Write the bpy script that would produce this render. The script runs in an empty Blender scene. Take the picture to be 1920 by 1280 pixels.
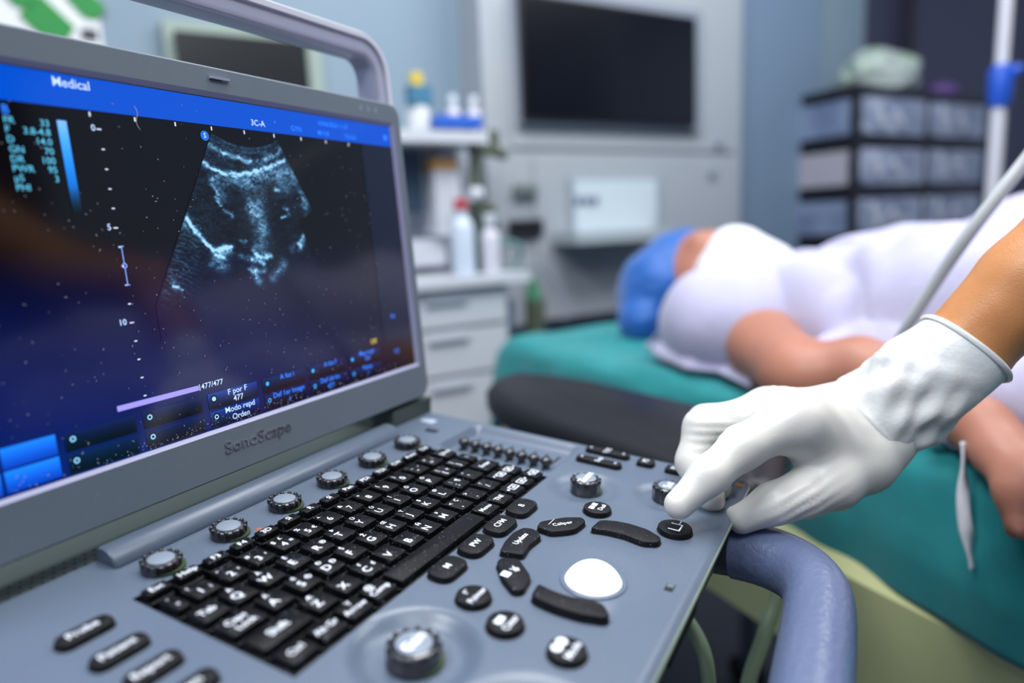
import bpy, bmesh, math, random
import numpy as np
from mathutils import Vector, Matrix
random.seed(7); rng = np.random.default_rng(7)
C = bpy.context.scene.collection
S = bpy.context.scene
U = .017                      # one keyboard pitch in metres
TILT = math.radians(5.2)      # the console slopes towards its operator
ORG = Vector((0, 0, 1.0))

# ------------------------------------------------------------------ camera
CAMR = np.array([[0.47413979, -0.87925750, -0.04580048],
                 [-0.16909816, -0.03988846, -0.98479172],
                 [0.86405860, 0.47467371, -0.16759354]])   # rows: right, down, forward
CAMP = np.array([-0.16801706, -0.27431009, 1.16018014])
cam = bpy.data.cameras.new('camera'); camo = bpy.data.objects.new('camera', cam); C.objects.link(camo)
r, d, f = CAMR
M4 = Matrix(((r[0], -d[0], -f[0], CAMP[0]), (r[1], -d[1], -f[1], CAMP[1]), (r[2], -d[2], -f[2], CAMP[2]), (0, 0, 0, 1)))
camo.matrix_world = M4
cam.sensor_width = 36; cam.lens = 24; cam.clip_start = .02; cam.clip_end = 30
cam.dof.use_dof = True; cam.dof.focus_distance = .400; cam.dof.aperture_fstop = 2.3; cam.dof.aperture_blades = 9
S.camera = camo

# ------------------------------------------------------------------ light
S.view_settings.view_transform = 'Standard'; S.view_settings.look = 'None'
S.view_settings.exposure = .45; S.view_settings.gamma = 1
w = bpy.data.worlds.new('world'); S.world = w; w.use_nodes = True
w.node_tree.nodes['Background'].inputs[0].default_value = (.46, .56, .80, 1)
w.node_tree.nodes['Background'].inputs[1].default_value = .5
def area(name, loc, target, size, power, col):
    l = bpy.data.lights.new(name, 'AREA'); l.shape = 'RECTANGLE'; l.size, l.size_y = size
    l.energy = power; l.color = col
    o = bpy.data.objects.new(name, l); C.objects.link(o); o.location = loc
    o.rotation_euler = (Vector(target) - Vector(loc)).to_track_quat('-Z', 'Y').to_euler()
    return o
area('overhead_light', (.7, .05, 2.65), (.6, .15, .9), (1.0, .6), 20, (.97, .97, 1))
area('overhead_light', (1.65, -.75, 2.7), (1.9, .5, 1.1), (1.2, .6), 25, (.93, .96, 1))  # added fill light, brightens the far cabinet wall
area('overhead_light', (-.45, -.75, 2.62), (.2, .05, 1.0), (.9, .6), 12, (.9, .94, 1))  # added fill light above the operator, lifts the display's front

area('overhead_light', (-.5, .3, 2.5), (.55, -.1, .85), (.5, .5), 14, (.93, .96, 1))
def at(u, v, depth):          # a point seen at pixel (u, v) of the 1920x1280 frame, that far in front of the lens
    return CAMP + depth * (CAMR[2] + (u - 960) / 1280 * CAMR[0] + (v - 640) / 1280 * CAMR[1])
def wray(u, v): return CAMR[2] + (u - 960) / 1280 * CAMR[0] + (v - 640) / 1280 * CAMR[1]
def atz(u, v, z):
    d = wray(u, v); return CAMP + d * ((z - CAMP[2]) / d[2])

# ------------------------------------------------------------------ materials
def lin(h):
    if isinstance(h, str):
        h = h.lstrip('#'); c = [int(h[i:i + 2], 16) / 255 for i in (0, 2, 4)]
    else: c = h
    return tuple((x / 12.92 if x <= .04045 else ((x + .055) / 1.055) ** 2.4) for x in c) + (1,)
MATS = {}
def mat(name, col, rough=.5, metal=0, emit=None, es=1, spec=.5, noise=None, bump=None, dust=None, coat=0, sss=0, trans=0, alpha=1, sheen=0):
    if name in MATS: return MATS[name]
    m = bpy.data.materials.new(name); m.use_nodes = True; nt = m.node_tree; b = nt.nodes['Principled BSDF']
    b.inputs['Base Color'].default_value = lin(col); b.inputs['Roughness'].default_value = rough
    b.inputs['Metallic'].default_value = metal; b.inputs['Specular IOR Level'].default_value = spec
    b.inputs['Coat Weight'].default_value = coat; b.inputs['Transmission Weight'].default_value = trans; b.inputs['Alpha'].default_value = alpha
    b.inputs['Sheen Weight'].default_value = sheen
    if sss:
        b.inputs['Subsurface Weight'].default_value = sss; b.inputs['Subsurface Scale'].default_value = .008
        b.inputs['Subsurface Radius'].default_value = (1, .4, .25)
    if emit is not None:
        b.inputs['Emission Color'].default_value = lin(emit); b.inputs['Emission Strength'].default_value = es
    tc = nt.nodes.new('ShaderNodeTexCoord')
    def nz(scale, detail=3):
        n = nt.nodes.new('ShaderNodeTexNoise'); n.inputs['Scale'].default_value = scale; n.inputs['Detail'].default_value = detail
        nt.links.new(tc.outputs['Object'], n.inputs['Vector']); return n
    last = None
    if noise:                                     # (scale, second colour, amount)
        n = nz(noise[0]); mx = nt.nodes.new('ShaderNodeMix'); mx.data_type = 'RGBA'
        rp = nt.nodes.new('ShaderNodeMapRange'); rp.inputs['From Min'].default_value = .4; rp.inputs['From Max'].default_value = .65
        rp.inputs['To Max'].default_value = noise[2]
        nt.links.new(n.outputs['Fac'], rp.inputs['Value']); nt.links.new(rp.outputs[0], mx.inputs['Factor'])
        mx.inputs['A'].default_value = lin(col); mx.inputs['B'].default_value = lin(noise[1])
        nt.links.new(mx.outputs['Result'], b.inputs['Base Color']); last = mx.outputs['Result']
    if dust:                                      # (scale, colour, threshold) fine specks
        v = nt.nodes.new('ShaderNodeTexVoronoi'); v.inputs['Scale'].default_value = dust[0]
        nt.links.new(tc.outputs['Object'], v.inputs['Vector'])
        n2 = nz(dust[0] * .35, 2)
        ad = nt.nodes.new('ShaderNodeMath'); ad.operation = 'MULTIPLY_ADD'; ad.inputs[1].default_value = -.55; 
        nt.links.new(n2.outputs['Fac'], ad.inputs[0]); nt.links.new(v.outputs['Distance'], ad.inputs[2])
        lt = nt.nodes.new('ShaderNodeMath'); lt.operation = 'LESS_THAN'; lt.inputs[1].default_value = dust[2]
        nt.links.new(ad.outputs[0], lt.inputs[0])
        mx = nt.nodes.new('ShaderNodeMix'); mx.data_type = 'RGBA'
        nt.links.new(lt.outputs[0], mx.inputs['Factor'])
        if last: nt.links.new(last, mx.inputs['A'])
        else: mx.inputs['A'].default_value = lin(col)
        mx.inputs['B'].default_value = lin(dust[1]); nt.links.new(mx.outputs['Result'], b.inputs['Base Color'])
    if bump:                                      # (scale, strength[, distance])
        n = nz(bump[0], 4); bp = nt.nodes.new('ShaderNodeBump'); bp.inputs['Strength'].default_value = bump[1]
        bp.inputs['Distance'].default_value = bump[2] if len(bump) > 2 else .001
        nt.links.new(n.outputs['Fac'], bp.inputs['Height']); nt.links.new(bp.outputs[0], b.inputs['Normal'])
    MATS[name] = m; return m

plastic = mat('grey_blue_plastic', '#606d7e', .34, noise=(9, '#586578', .6), bump=(1500, .12, .0004), dust=(900, '#97a3b8', -.21))
frame_m = mat('bezel_plastic', '#727e88', .45, noise=(6, '#697684', .6), bump=(1500, .1, .0004), dust=(900, '#a0aab8', -.22))
chamfer = mat('bezel_inner_edge', '#a2a4c4', .3)
well_m = mat('shaded_hinge_plastic', '#4a5651', .5, bump=(1200, .1, .0004))  # same grey plastic as the console, its shade put into this colour
rubber = mat('black_button_rubber', '#0e0f13', .55, spec=.25, bump=(2500, .25, .0003), dust=(700, '#787c90', -.18))
keym = mat('black_key_plastic', '#08090c', .45, spec=.2, dust=(700, '#8a8fa2', -.17))
keyside = mat('key_pit_plastic', '#08090b', .6, dust=(900, '#5a6172', -.17))
legend = mat('white_legend', '#e8ecf4', .5, emit='#c8d4e6', es=.35)
knobm = mat('glossy_charcoal_plastic', '#26272d', .18, coat=.5)
knobcap = mat('knob_cap_grey', '#8591a0', .5)
dark = mat('dark_recess', '#0a0b0e', .6)
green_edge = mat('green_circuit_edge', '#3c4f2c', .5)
trim_m = mat('clear_edge_trim', '#7d8f7c', .1, coat=1)
silver = mat('silver_handle_paint', '#bcbfd4', .3, metal=.15, coat=.4)
white_glow = mat('lit_trackball', '#ffffff', .3, emit='#f4f6ff', es=1.1)
chrome = mat('chrome_lettering', '#c8ccd4', .12, metal=1)
hose_m = mat('blue_grey_grip_plastic', '#5f6c8c', .35, bump=(260, .5, .0012), coat=.2)

# ------------------------------------------------------------------ mesh builder
class MB:
    def __init__(s): s.v = []; s.f = []; s.m = []
    def add(s, v, f, mi=0):
        o = len(s.v); s.v += [tuple(float(c) for c in p) for p in v]; s.f += [tuple(i + o for i in q) for q in f]; s.m += [mi] * len(f); return s
    def loft(s, rings, mi=0, cap0=True, cap1=True, closed=True):
        n = len(rings[0]); o = len(s.v); v = [p for r_ in rings for p in r_]; f = []
        for i in range(len(rings) - 1):
            for j in range(n if closed else n - 1):
                k = (j + 1) % n; f.append((i * n + j, i * n + k, (i + 1) * n + k, (i + 1) * n + j))
        if cap0: f.append(tuple(range(n))[::-1])
        if cap1: f.append(tuple(range((len(rings) - 1) * n, len(rings) * n)))
        return s.add(v, f, mi)
    def box(s, x0, y0, z0, x1, y1, z1, mi=0, fn=None):
        v = [(x, y, z) for z in (z0, z1) for y in (y0, y1) for x in (x0, x1)]
        if fn: v = [fn(*p) for p in v]
        return s.add(v, [(0, 2, 3, 1), (4, 5, 7, 6), (0, 1, 5, 4), (1, 3, 7, 5), (3, 2, 6, 7), (2, 0, 4, 6)], mi)
    def tube(s, pts, rad, n=12, mi=0, cap=True):
        pts = [np.array(p, float) for p in pts]; rings = []; up = None
        for i, p in enumerate(pts):
            t = pts[min(i + 1, len(pts) - 1)] - pts[max(i - 1, 0)]; t /= np.linalg.norm(t) + 1e-12
            if up is None:
                up = np.array((0, 0, 1.)) if abs(t[2]) < .9 else np.array((1., 0, 0))
            a = up - t * (up @ t); a /= np.linalg.norm(a) + 1e-12; b_ = np.cross(t, a); up = a
            r_ = rad[i] if hasattr(rad, '__len__') else rad
            rings.append([p + r_ * (math.cos(q) * a + math.sin(q) * b_) for q in np.linspace(0, 2 * math.pi, n, endpoint=False)])
        return s.loft(rings, mi, cap, cap)
    def grid(s, fn, nu, nv, mi=0):
        v = [fn(i / nu, j / nv) for j in range(nv + 1) for i in range(nu + 1)]; w_ = nu + 1
        return s.add(v, [(j * w_ + i, j * w_ + i + 1, (j + 1) * w_ + i + 1, (j + 1) * w_ + i) for j in range(nv) for i in range(nu)], mi)
    def build(s, name, mats, parent=None, smooth=35, fix=True):
        me = bpy.data.meshes.new(name); me.from_pydata(s.v, [], s.f)
        for m in (mats if isinstance(mats, (list, tuple)) else [mats]): me.materials.append(m)
        me.polygons.foreach_set('material_index', s.m)
        if fix:
            bm = bmesh.new(); bm.from_mesh(me); bmesh.ops.recalc_face_normals(bm, faces=bm.faces[:]); bm.to_mesh(me); bm.free()
        if smooth:
            me.polygons.foreach_set('use_smooth', [len(p.vertices) <= 4 for p in me.polygons]); me.set_sharp_from_angle(angle=math.radians(smooth))
        me.update()
        o = bpy.data.objects.new(name, me); C.objects.link(o)
        if parent: o.parent = parent
        return o
def tag(o, label=None, cat=None, group=None, kind=None):
    if label: o['label'] = label
    if cat: o['category'] = cat
    if group: o['group'] = group
    if kind: o['kind'] = kind
    return o
def thing(name, label, cat, loc=(0, 0, 0), rot=(0, 0, 0), group=None):
    o = bpy.data.objects.new(name, None); C.objects.link(o); o.location = loc; o.rotation_euler = rot; o.empty_display_size = .05
    return tag(o, label, cat, group)

def rpoly(pts, r, n=5):                         # polygon with rounded corners
    out = []; N_ = len(pts); pts = [np.array(p, float) for p in pts]
    rr = r if hasattr(r, '__len__') else [r] * N_
    for i, p in enumerate(pts):
        a = pts[i - 1] - p; b_ = pts[(i + 1) % N_] - p; la, lb = np.linalg.norm(a), np.linalg.norm(b_); a /= la; b_ /= lb
        q = min(rr[i], la * .48, lb * .48)
        for k in range(n + 1):
            t = k / n; out.append((1 - t) ** 2 * (p + a * q) + 2 * t * (1 - t) * p + t * t * (p + b_ * q))
    return out
def rrect(cx, cy, w_, h, r, n=5): return rpoly([(cx - w_ / 2, cy - h / 2), (cx + w_ / 2, cy - h / 2), (cx + w_ / 2, cy + h / 2), (cx - w_ / 2, cy + h / 2)], r, n)
def circ(cx, cy, r, n=28): return [np.array((cx + r * math.cos(a), cy + r * math.sin(a))) for a in np.linspace(0, 2 * math.pi, n, endpoint=False)]
def inset(poly, d_):
    P = np.array(poly); n = len(P); area_ = .5 * sum(P[i][0] * P[(i + 1) % n][1] - P[(i + 1) % n][0] * P[i][1] for i in range(n)); sg = 1 if area_ > 0 else -1
    t = np.roll(P, -1, 0) - np.roll(P, 1, 0); t /= np.linalg.norm(t, axis=1, keepdims=True) + 1e-9
    return P + sg * d_ * np.stack([-t[:, 1], t[:, 0]], 1)
def prism(mb, poly, z0, z1, bev=.05, mi=0, taper=0, fn=None, topmi=None):
    levels = [(0, z0), (taper, z1 - bev), (taper + bev * .3, z1 - bev * .3), (taper + bev, z1)]
    rings = [[(p[0], p[1], z) for p in inset(poly, i)] for i, z in levels]
    if fn: rings = [[fn(*p) for p in r_] for r_ in rings]
    mb.loft(rings, mi)
    return mb
def D(x, y, z): return (x * U, y * U, z * U)
TXT = {}
def text_geo(body):
    if body in TXT: return TXT[body]
    cu = bpy.data.curves.new('t', 'FONT'); cu.body = body; cu.size = 1; cu.align_x = 'CENTER'; cu.align_y = 'CENTER'; cu.resolution_u = 3; cu.offset = .007
    o = bpy.data.objects.new('t', cu); C.objects.link(o)
    dg = bpy.context.evaluated_depsgraph_get(); me = o.evaluated_get(dg).to_mesh()
    v = [tuple(x.co) for x in me.vertices]; f_ = [tuple(p.vertices) for p in me.polygons]
    o.evaluated_get(dg).to_mesh_clear(); bpy.data.objects.remove(o); bpy.data.curves.remove(cu)
    TXT[body] = (v, f_); return v, f_
def text(mb, body, x, y, z, size, mi=1, rot=0, fn=None, align=0, sx=1):
    v, f_ = text_geo(body)
    if not v: return
    xs = [p[0] for p in v]; off = 0
    if align: off = (-min(xs) if align > 0 else -max(xs))
    c, s_ = math.cos(rot), math.sin(rot); out = []
    for p in v:
        a, b_ = (p[0] + off) * size * sx, p[1] * size
        q = (x + a * c - b_ * s_, y + a * s_ + b_ * c, z); out.append(fn(*q) if fn else q)
    mb.add(out, f_, mi)

# ================================================================== THE SETTING
FWD = np.array((.8765, .4815)); RGT = np.array((.4815, -.8765))
WD = np.array((math.cos(math.radians(-31)), math.sin(math.radians(-31)))); WN = -np.array((math.cos(math.radians(59)), math.sin(math.radians(59))))
W0 = CAMP[:2] + FWD * 2.1
def WL(q, e, z): p = W0 + WD * q + WN * e; return (p[0], p[1], z)
def onwall(u, v, e):
    d_ = wray(u, v); p0 = W0 + WN * e; s_ = ((p0 - CAMP[:2]) @ WN) / (d_[:2] @ WN); P = CAMP + d_ * s_
    return (P[:2] - W0) @ WD, P[2]
def wbox(mb, u0, v0, u1, v1, e0, e1, mi=0, bev=0):
    q0, z1 = onwall(u0, v0, e1); q1, z0 = onwall(u1, v1, e1)
    mb.box(q0, e0, z0, q1, e1, z1, mi, fn=WL); return q0, q1, z0, z1
def struct(o): o['kind'] = 'structure'; return o
wallm = mat('painted_wall_blue_grey', '#8196a5', .6, noise=(1.5, '#7a90a2', .5))
wallg = mat('wall_green_light_tint', '#80958c', .6, noise=(1.5, '#768f85', .5))  # same wall further left, the change of light put into its colour
struct(MB().box(-1.28, -.12, 0, 1.75, 0, 2.8, fn=WL).build('wall_back', wallm, smooth=0))
struct(MB().box(-3.2, -.12, 0, -1.28, 0, 2.8, fn=WL).build('wall_left', wallg, smooth=0))
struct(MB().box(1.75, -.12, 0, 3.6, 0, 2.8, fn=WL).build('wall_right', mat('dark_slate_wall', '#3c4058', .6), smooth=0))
m_ = MB(); wbox(m_, 1388, -400, 1497, 1500, 0, .05); struct(m_.build('trim_1', mat('pillar_paint', '#71879f', .55), smooth=0))
struct(MB().box(-3.2, 0, -.02, 3.6, 4.2, 0, fn=WL).build('floor', mat('dark_vinyl_floor', '#3a3b45', .45, noise=(2, '#2f3038', .6)), smooth=0))
struct(MB().box(-3.2, 4.2, 0, 3.6, 4.3, 2.8, fn=WL).build('wall_front', mat('shaded_wall', '#15181e', .7), smooth=0))
struct(MB().box(-3.2, 0, 2.8, 3.6, 4.2, 2.82, fn=WL).build('ceiling', mat('ceiling_grey', '#5c6470', .8), smooth=0))
mb = MB(); q0, z1 = onwall(1716, -300, .03)
mb.box(q0, 0, .0, q0 + .035, .06, 2.2, 0, fn=WL); mb.box(q0 + .035, 0, 0, q0 + 1.0, .03, 2.2, 1, fn=WL)
struct(mb.build('door_1', [mat('dark_door_frame', '#2a2a3a', .5), mat('dark_door_leaf', '#3a3b57', .5)], smooth=0))

# ---- wall cabinet with the television
cabm = mat('cabinet_panel_greige', '#a4aab0', .45, noise=(2, '#9aa3ae', .5)); seam = mat('panel_seam', '#6f7987', .6)
cab = thing('wall_cabinet', 'tall pale grey panelled cabinet unit on the far wall around the black television', 'cabinet', WL(.3, .06, 1))
def wchild(o, par):
    o.parent = par; o.matrix_parent_inverse = Matrix.LocRotScale(par.location, par.rotation_euler, None).inverted(); return o
mb = MB(); qa, qb, za, zb = wbox(mb, 878, -330, 1386, 556, 0, .12); wchild(mb.build('cabinet_body', [cabm], smooth=0), cab)
for k, (u0, v0, u1, v1) in enumerate([(935, -300, 1380, 284), (1000, 296, 1380, 552)]):
    mb = MB(); wbox(mb, u0, v0, u1, v1, .118, .128); wchild(mb.build('panel', cabm, smooth=0), cab)
mb = MB(); wbox(mb, 905, -300, 925, 552, .118, .135); wchild(mb.build('rail', cabm, smooth=0), cab)
for u, v in ((1347, 268), (1334, 324)):
    q, z = onwall(u, v, .13); mb = MB(); mb.tube([WL(q, .128, z), WL(q, .145, z)], .013, 16); wchild(mb.build('knob', mat('cabinet_knob', '#8d97a6', .4), smooth=40), cab)

tv = thing('television', 'black flat television set into the pale grey cabinet', 'television', WL(.3, .14, 1.5))
mb = MB(); wbox(mb, 966, -36, 1316, 246, .128, .15); wchild(mb.build('frame', mat('tv_surround_grey', '#868f9c', .5), smooth=0), tv)
q0, z1 = onwall(975, -18, .17); q1, z0 = onwall(1307, 235, .17); z0 = .5 * (z0 + onwall(983, 221, .17)[1])
mb = MB(); mb.box(q0, .15, z0, q1, .165, z1, 0, fn=WL); wchild(mb.build('screen_housing', mat('tv_black', '#0b0c12', .35), smooth=0), tv)
mb = MB(); mb.box(q0 + .008, .1651, z0 + .01, q1 - .008, .168, z1 - .008, 0, fn=WL); wchild(mb.build('screen', mat('tv_glass', '#0c0f18', .22, spec=.4, dust=(160, '#23283a', -.24)), smooth=0), tv)

so = thing('wall_socket', 'small grey wall socket plate above the black one, left of the white niche', 'socket', WL(0, .13, 1.2))
mb = MB(); wbox(mb, 966, 345, 1010, 366, .128, .14); wchild(mb.build('plate', mat('socket_grey', '#7d8a88', .5), smooth=0), so)
mb = MB(); wbox(mb, 972, 349, 986, 362, .14, .144); wbox(mb, 990, 349, 1004, 362, .14, .144); wchild(mb.build('outlet', mat('socket_dark', '#66716f', .5), smooth=0), so)
so = thing('wall_socket', 'black wall socket plate on the cabinet, left of the white niche', 'socket', WL(0, .13, 1.1))
mb = MB(); wbox(mb, 956, 413, 1020, 440, .128, .14); wchild(mb.build('plate', mat('socket_black', '#2b2a33', .5), smooth=0), so)
mb = MB(); wbox(mb, 963, 419, 985, 434, .14, .144); wbox(mb, 989, 419, 1013, 434, .14, .144); wchild(mb.build('outlet', mat('socket_hole', '#0d0b0e', .5), smooth=0), so)

ni = thing('wall_niche', 'white wall niche with a ledge under the television', 'niche', WL(.3, .13, 1.2))
whitep = mat('white_plastic', '#c3ccd4', .4)
mb = MB(); wbox(mb, 1068, 330, 1240, 448, .128, .14, 1); wchild(mb.build('surround', [cabm, mat('niche_edge', '#98a5ad', .4)], smooth=0), ni)
mb = MB(); wbox(mb, 1078, 338, 1232, 440, .14, .15); wchild(mb.build('niche_panel', mat('niche_white', '#c5d3da', .35), smooth=0), ni)
mb = MB(); wbox(mb, 1082, 436, 1262, 446, .14, .26); wchild(mb.build('ledge', mat('ledge_grey', '#a8b2b8', .4), smooth=0), ni)
mb = MB()
for u in (1080, 1096, 1111): wbox(mb, u, 369, u + 11, 384, .15, .154)
wchild(mb.build('display_digits', mat('niche_digits', '#5c6a86', .5), smooth=0), ni)
mb = MB(); q, z = onwall(1218, 432, .19); mb.tube([WL(q, .17, z - .015), WL(q, .17, z + .012)], .016, 12)
tag(mb.build('jar', mat('jar_white', '#d9d6dc', .4)), 'small white jar on the ledge of the wall niche', 'jar')

# ---- things behind the display, far left
po = thing('poster', 'white notice with bright green shapes on the wall behind the display', 'poster', WL(-1.3, .02, 1.8))
mb = MB(); wbox(mb, -60, -200, 208, 190, .002, .012); wchild(mb.build('sheet', mat('poster_white', '#e4e8ea', .6), smooth=0), po)
mb = MB()
for (u, v, s_) in ((88, 36, 27), (160, 2, 20), (90, -60, 27), (30, -20, 20)):
    q, z = onwall(u, v, .016); r_ = s_ / 1280 * 2.3
    mb.loft([[WL(q + a * r_, e, z + b_ * r_) for a, b_ in ((-1, .1), (-.1, 1), (1, -.2), (.5, -1), (-.2, -.9))] for e in (.012, .016)])
wchild(mb.build('green_mark', mat('poster_green', '#1f8a3c', .6), smooth=0), po)
mb = MB(); wbox(mb, 152, 52, 184, 74, .012, .018); wchild(mb.build('dark_mark', mat('poster_dark', '#3a3f44', .6), smooth=0), po)
mo = thing('wall_monitor', 'dark wall monitor in a pale frame seen through the carry handle', 'monitor', WL(-.9, .05, 1.7))
mb = MB(); wbox(mb, 302, 34, 612, 200, 0, .03); wchild(mb.build('frame', mat('pale_green_frame', '#93a59b', .5), smooth=0), mo)
mb = MB(); wbox(mb, 326, 56, 584, 190, .03, .05); wchild(mb.build('screen', mat('dark_screen', '#1d2023', .3), smooth=0), mo)

# ---- white instrument cart and its column
cw = mat('cart_white', '#ccd0d6', .4, noise=(3, '#c2c8d0', .5)); cg = mat('cart_shadow_gap', '#a2a9b3', .5); olive = mat('olive_metal', '#55604f', .5)
E1 = .42
ct = thing('drawer_cart', 'white three-drawer instrument cart between the display and the bed', 'cart', WL(-.4, .3, 0))
def wchildren(par, lst):
    for nm, rects, mm in lst:
        mb = MB()
        for rc in rects: wbox(mb, *rc)
        wchild(mb.build(nm, mm, smooth=0), par)
q0, z1 = onwall(700, 552, E1); q1, _ = onwall(950, 552, E1)
mb = MB(); mb.box(q0, .14, .12, q1, E1, z1, fn=WL); wchild(mb.build('cart_body', cg, smooth=0), ct)
mb = MB(); mb.box(q0 - .02, .13, z1, q1 + .05, E1 + .03, z1 + .022, fn=WL); wchild(mb.build('worktop', cw, smooth=0), ct)
zz = z1 - .012
for h_ in (.075, .10, .13, .14, .16):
    mb = MB(); mb.box(q0 + .01, E1 - .01, zz - h_, q1 - .01, E1 + .012, zz, fn=WL); dr_ = wchild(mb.build('drawer', cw, smooth=0), ct)
    mb = MB(); mb.box((q0 + q1) / 2 - .05, E1 + .012, zz - .022, (q0 + q1) / 2 + .05, E1 + .02, zz - .014, fn=WL); mb.build('handle', cg, dr_, smooth=0); zz -= h_ + .010
mb = MB()
for q in (q0 + .04, q1 - .04):
    mb.box(q - .02, .2, 0.02, q + .02, .24, .12, fn=WL); mb.box(q - .02, .36, .02, q + .02, .4, .12, fn=WL)
wchild(mb.build('caster', mat('caster_dark', '#30343a', .5), smooth=0), ct)
ztop = z1 + .022
co = thing('equipment_tower', 'white equipment tower with a shelf and dark monitor beside the display', 'medical equipment', WL(-.45, .2, 1))
wchildren(co, [('back_column', [(742, 268, 905, 496, .13, .2)], mat('tower_panel', '#b3b9c6', .45)),
    ('top_shelf', [(700, 240, 916, 268, .13, .36)], cw),
    ('monitor', [(735, 276, 800, 402, .2, .27)], mat('tower_monitor_shell', '#8b93a1', .5)),
    ('monitor_screen', [(735, 280, 796, 398, .27, .275)], mat('tower_screen', '#2c4053', .4)),
    ('white_box', [(814, 318, 868, 440, .2, .3)], cw), ('orange_lid', [(812, 298, 858, 318, .2, .3)], mat('orange_lid', '#d9a25c', .5)),
    ('control_block', [(770, 450, 838, 496, .2, .28)], cw)])
mb = MB()
q, z = onwall(890, 350, .3); 
def WP(u, v, e): q, z = onwall(u, v, e); return WL(q, e, z)
mb.tube([WP(893, 268, .3), WP(890, 330, .3), WP(896, 400, .3), WP(898, 440, .3)], .016, 10)
mb.tube([WP(880, 278, .3), WP(920, 282, .3), WP(948, 290, .3)], .014, 10); mb.tube([WP(925, 245, .3), WP(928, 290, .3)], .013, 10)
mb.tube([WP(885, 385, .3), WP(925, 390, .3)], .014, 10); mb.tube([WP(896, 380, .3), WP(899, 440, .3)], .024, 10)
wchild(mb.build('articulated_arm', olive), co)
mb = MB(); mb.tube([WP(882, 365, .34), WP(900, 365, .34)], .018, 12); wchild(mb.build('arm_joint', cw), co)
mb = MB(); q, zs = onwall(800, 239, .36)
def bottle(name, label, u, e, r_, zb, h, mb_, capm, cap_h=.02, neck=.5, cat='bottle', group=None):
    q, _ = onwall(u, 300, e); o = thing(name, label, cat, WL(q, e, zb), group=group)
    m1 = MB(); prof = [(r_ * .95, 0), (r_, .004), (r_, h * .72), (r_ * .85, h * .82), (r_ * neck, h * .88), (r_ * neck, h)]
    m1.loft([[(a * math.cos(t), a * math.sin(t), z_) for t in np.linspace(0, 2 * math.pi, 16, endpoint=False)] for a, z_ in prof]); m1.build('bottle_body', mb_, o)
    m1 = MB(); m1.loft([[(a * math.cos(t), a * math.sin(t), z_) for t in np.linspace(0, 2 * math.pi, 14, endpoint=False)] for a, z_ in ((r_ * neck * 1.25, h), (r_ * neck * 1.25, h + cap_h), (r_ * neck, h + cap_h + .003))]); m1.build('cap', capm, o)
    return o
bottle('bottle', 'white bottle with a red cap on the white cart', 859, .38, .027, ztop, .15, mat('bottle_white', '#c9d6e4', .35), mat('red_cap', '#b8434e', .4), .022)
bottle('bottle', 'plain white bottle right of the red-capped one on the cart', 912, .39, .022, ztop, .115, mat('bottle_white2', '#ccccd6', .4), whitep)
bottle('bottle', 'dark green bottle between the two white bottles on the cart', 888, .33, .014, ztop, .12, mat('bottle_green', '#33504a', .3), mat('cap_dark', '#26333a', .4))
bottle('bottle', 'dark narrow bottle in front of the coiled tubing on the cart', 923, .38, .012, ztop, .10, mat('bottle_dark', '#4a5566', .3), mat('cap_dark', '#26333a', .4))
bottle('bottle', 'white bottle with a yellow nozzle on the tower shelf', 790, .30, .028, zs, .075, mat('bottle_cream', '#d6dbdc', .4), mat('yellow_cap', '#d8bf3e', .4), .05, .45)
mb = MB(); wbox(mb, 768, 158, 812, 196, .30, .33); tag(mb.build('glove_box', mat('teal_box', '#3d7593', .5), smooth=0), 'small teal blue pack behind the yellow-nozzled bottle on the tower shelf', 'box')
bt = thing('tray', 'bright blue tray of small bottles on the tower shelf', 'tray', WL(-.35, .3, zs))
mb = MB(); wbox(mb, 820, 214, 905, 240, .27, .35); wchild(mb.build('tray_body', mat('blue_tray', '#2f63c4', .4), smooth=0), bt)
bottle('bottle', 'small white-topped bottle standing in the left half of the blue tray', 855, .31, .016, zs, .06, mat('jar_white', '#d9d6dc', .4), whitep)
bottle('bottle', 'small white-topped bottle standing in the right half of the blue tray', 893, .31, .016, zs, .06, mat('jar_white', '#d9d6dc', .4), whitep)
mb = MB(); q, z = onwall(955, 500, .3); 
pts = [np.array(WL(q + .036 * math.cos(a), .3 + .01 * math.sin(a * 3), z + .03 + .036 * math.sin(a))) for a in np.linspace(0, 4 * math.pi, 40)]
mb.tube(pts, .005, 8); tag(mb.build('tubing', mat('green_tubing', '#5f8f8c', .35)), 'coil of pale green tubing on the right end of the cart top', 'tubing')
ca = thing('canister', 'olive green canister with green cap hanging at the right of the cart', 'canister', WP(1005, 590, .3))
mb = MB(); mb.tube([WP(1003, 640, .3), WP(1003, 560, .3)], .026, 16); wchild(mb.build('canister_body', olive), ca)
mb = MB(); mb.tube([WP(1000, 560, .3), WP(998, 522, .3)], [.022, .012], 14); wchild(mb.build('cap', mat('green_cap', '#3f7d5c', .4)), ca)
mb = MB(); mb.tube([WP(950, 560, .3), WP(952, 615, .3)], .02, 12); tag(mb.build('suction_jar', mat('jar_blue_grey', '#7a8ca3', .3)), 'blue grey suction jar between the cart and the olive canister', 'jar')
mb = MB(); mb.tube([WP(940 + 60 * (1 - math.cos(t)) , 555 - 80 * math.sin(t) + (45 * t / math.pi), .28) for t in np.linspace(0, math.pi, 24)], .004, 8)
tag(mb.build('hose', mat('grey_hose', '#8f9bab', .4)), 'thin grey hose arching from the cart down beside the cabinet', 'hose')

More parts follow.
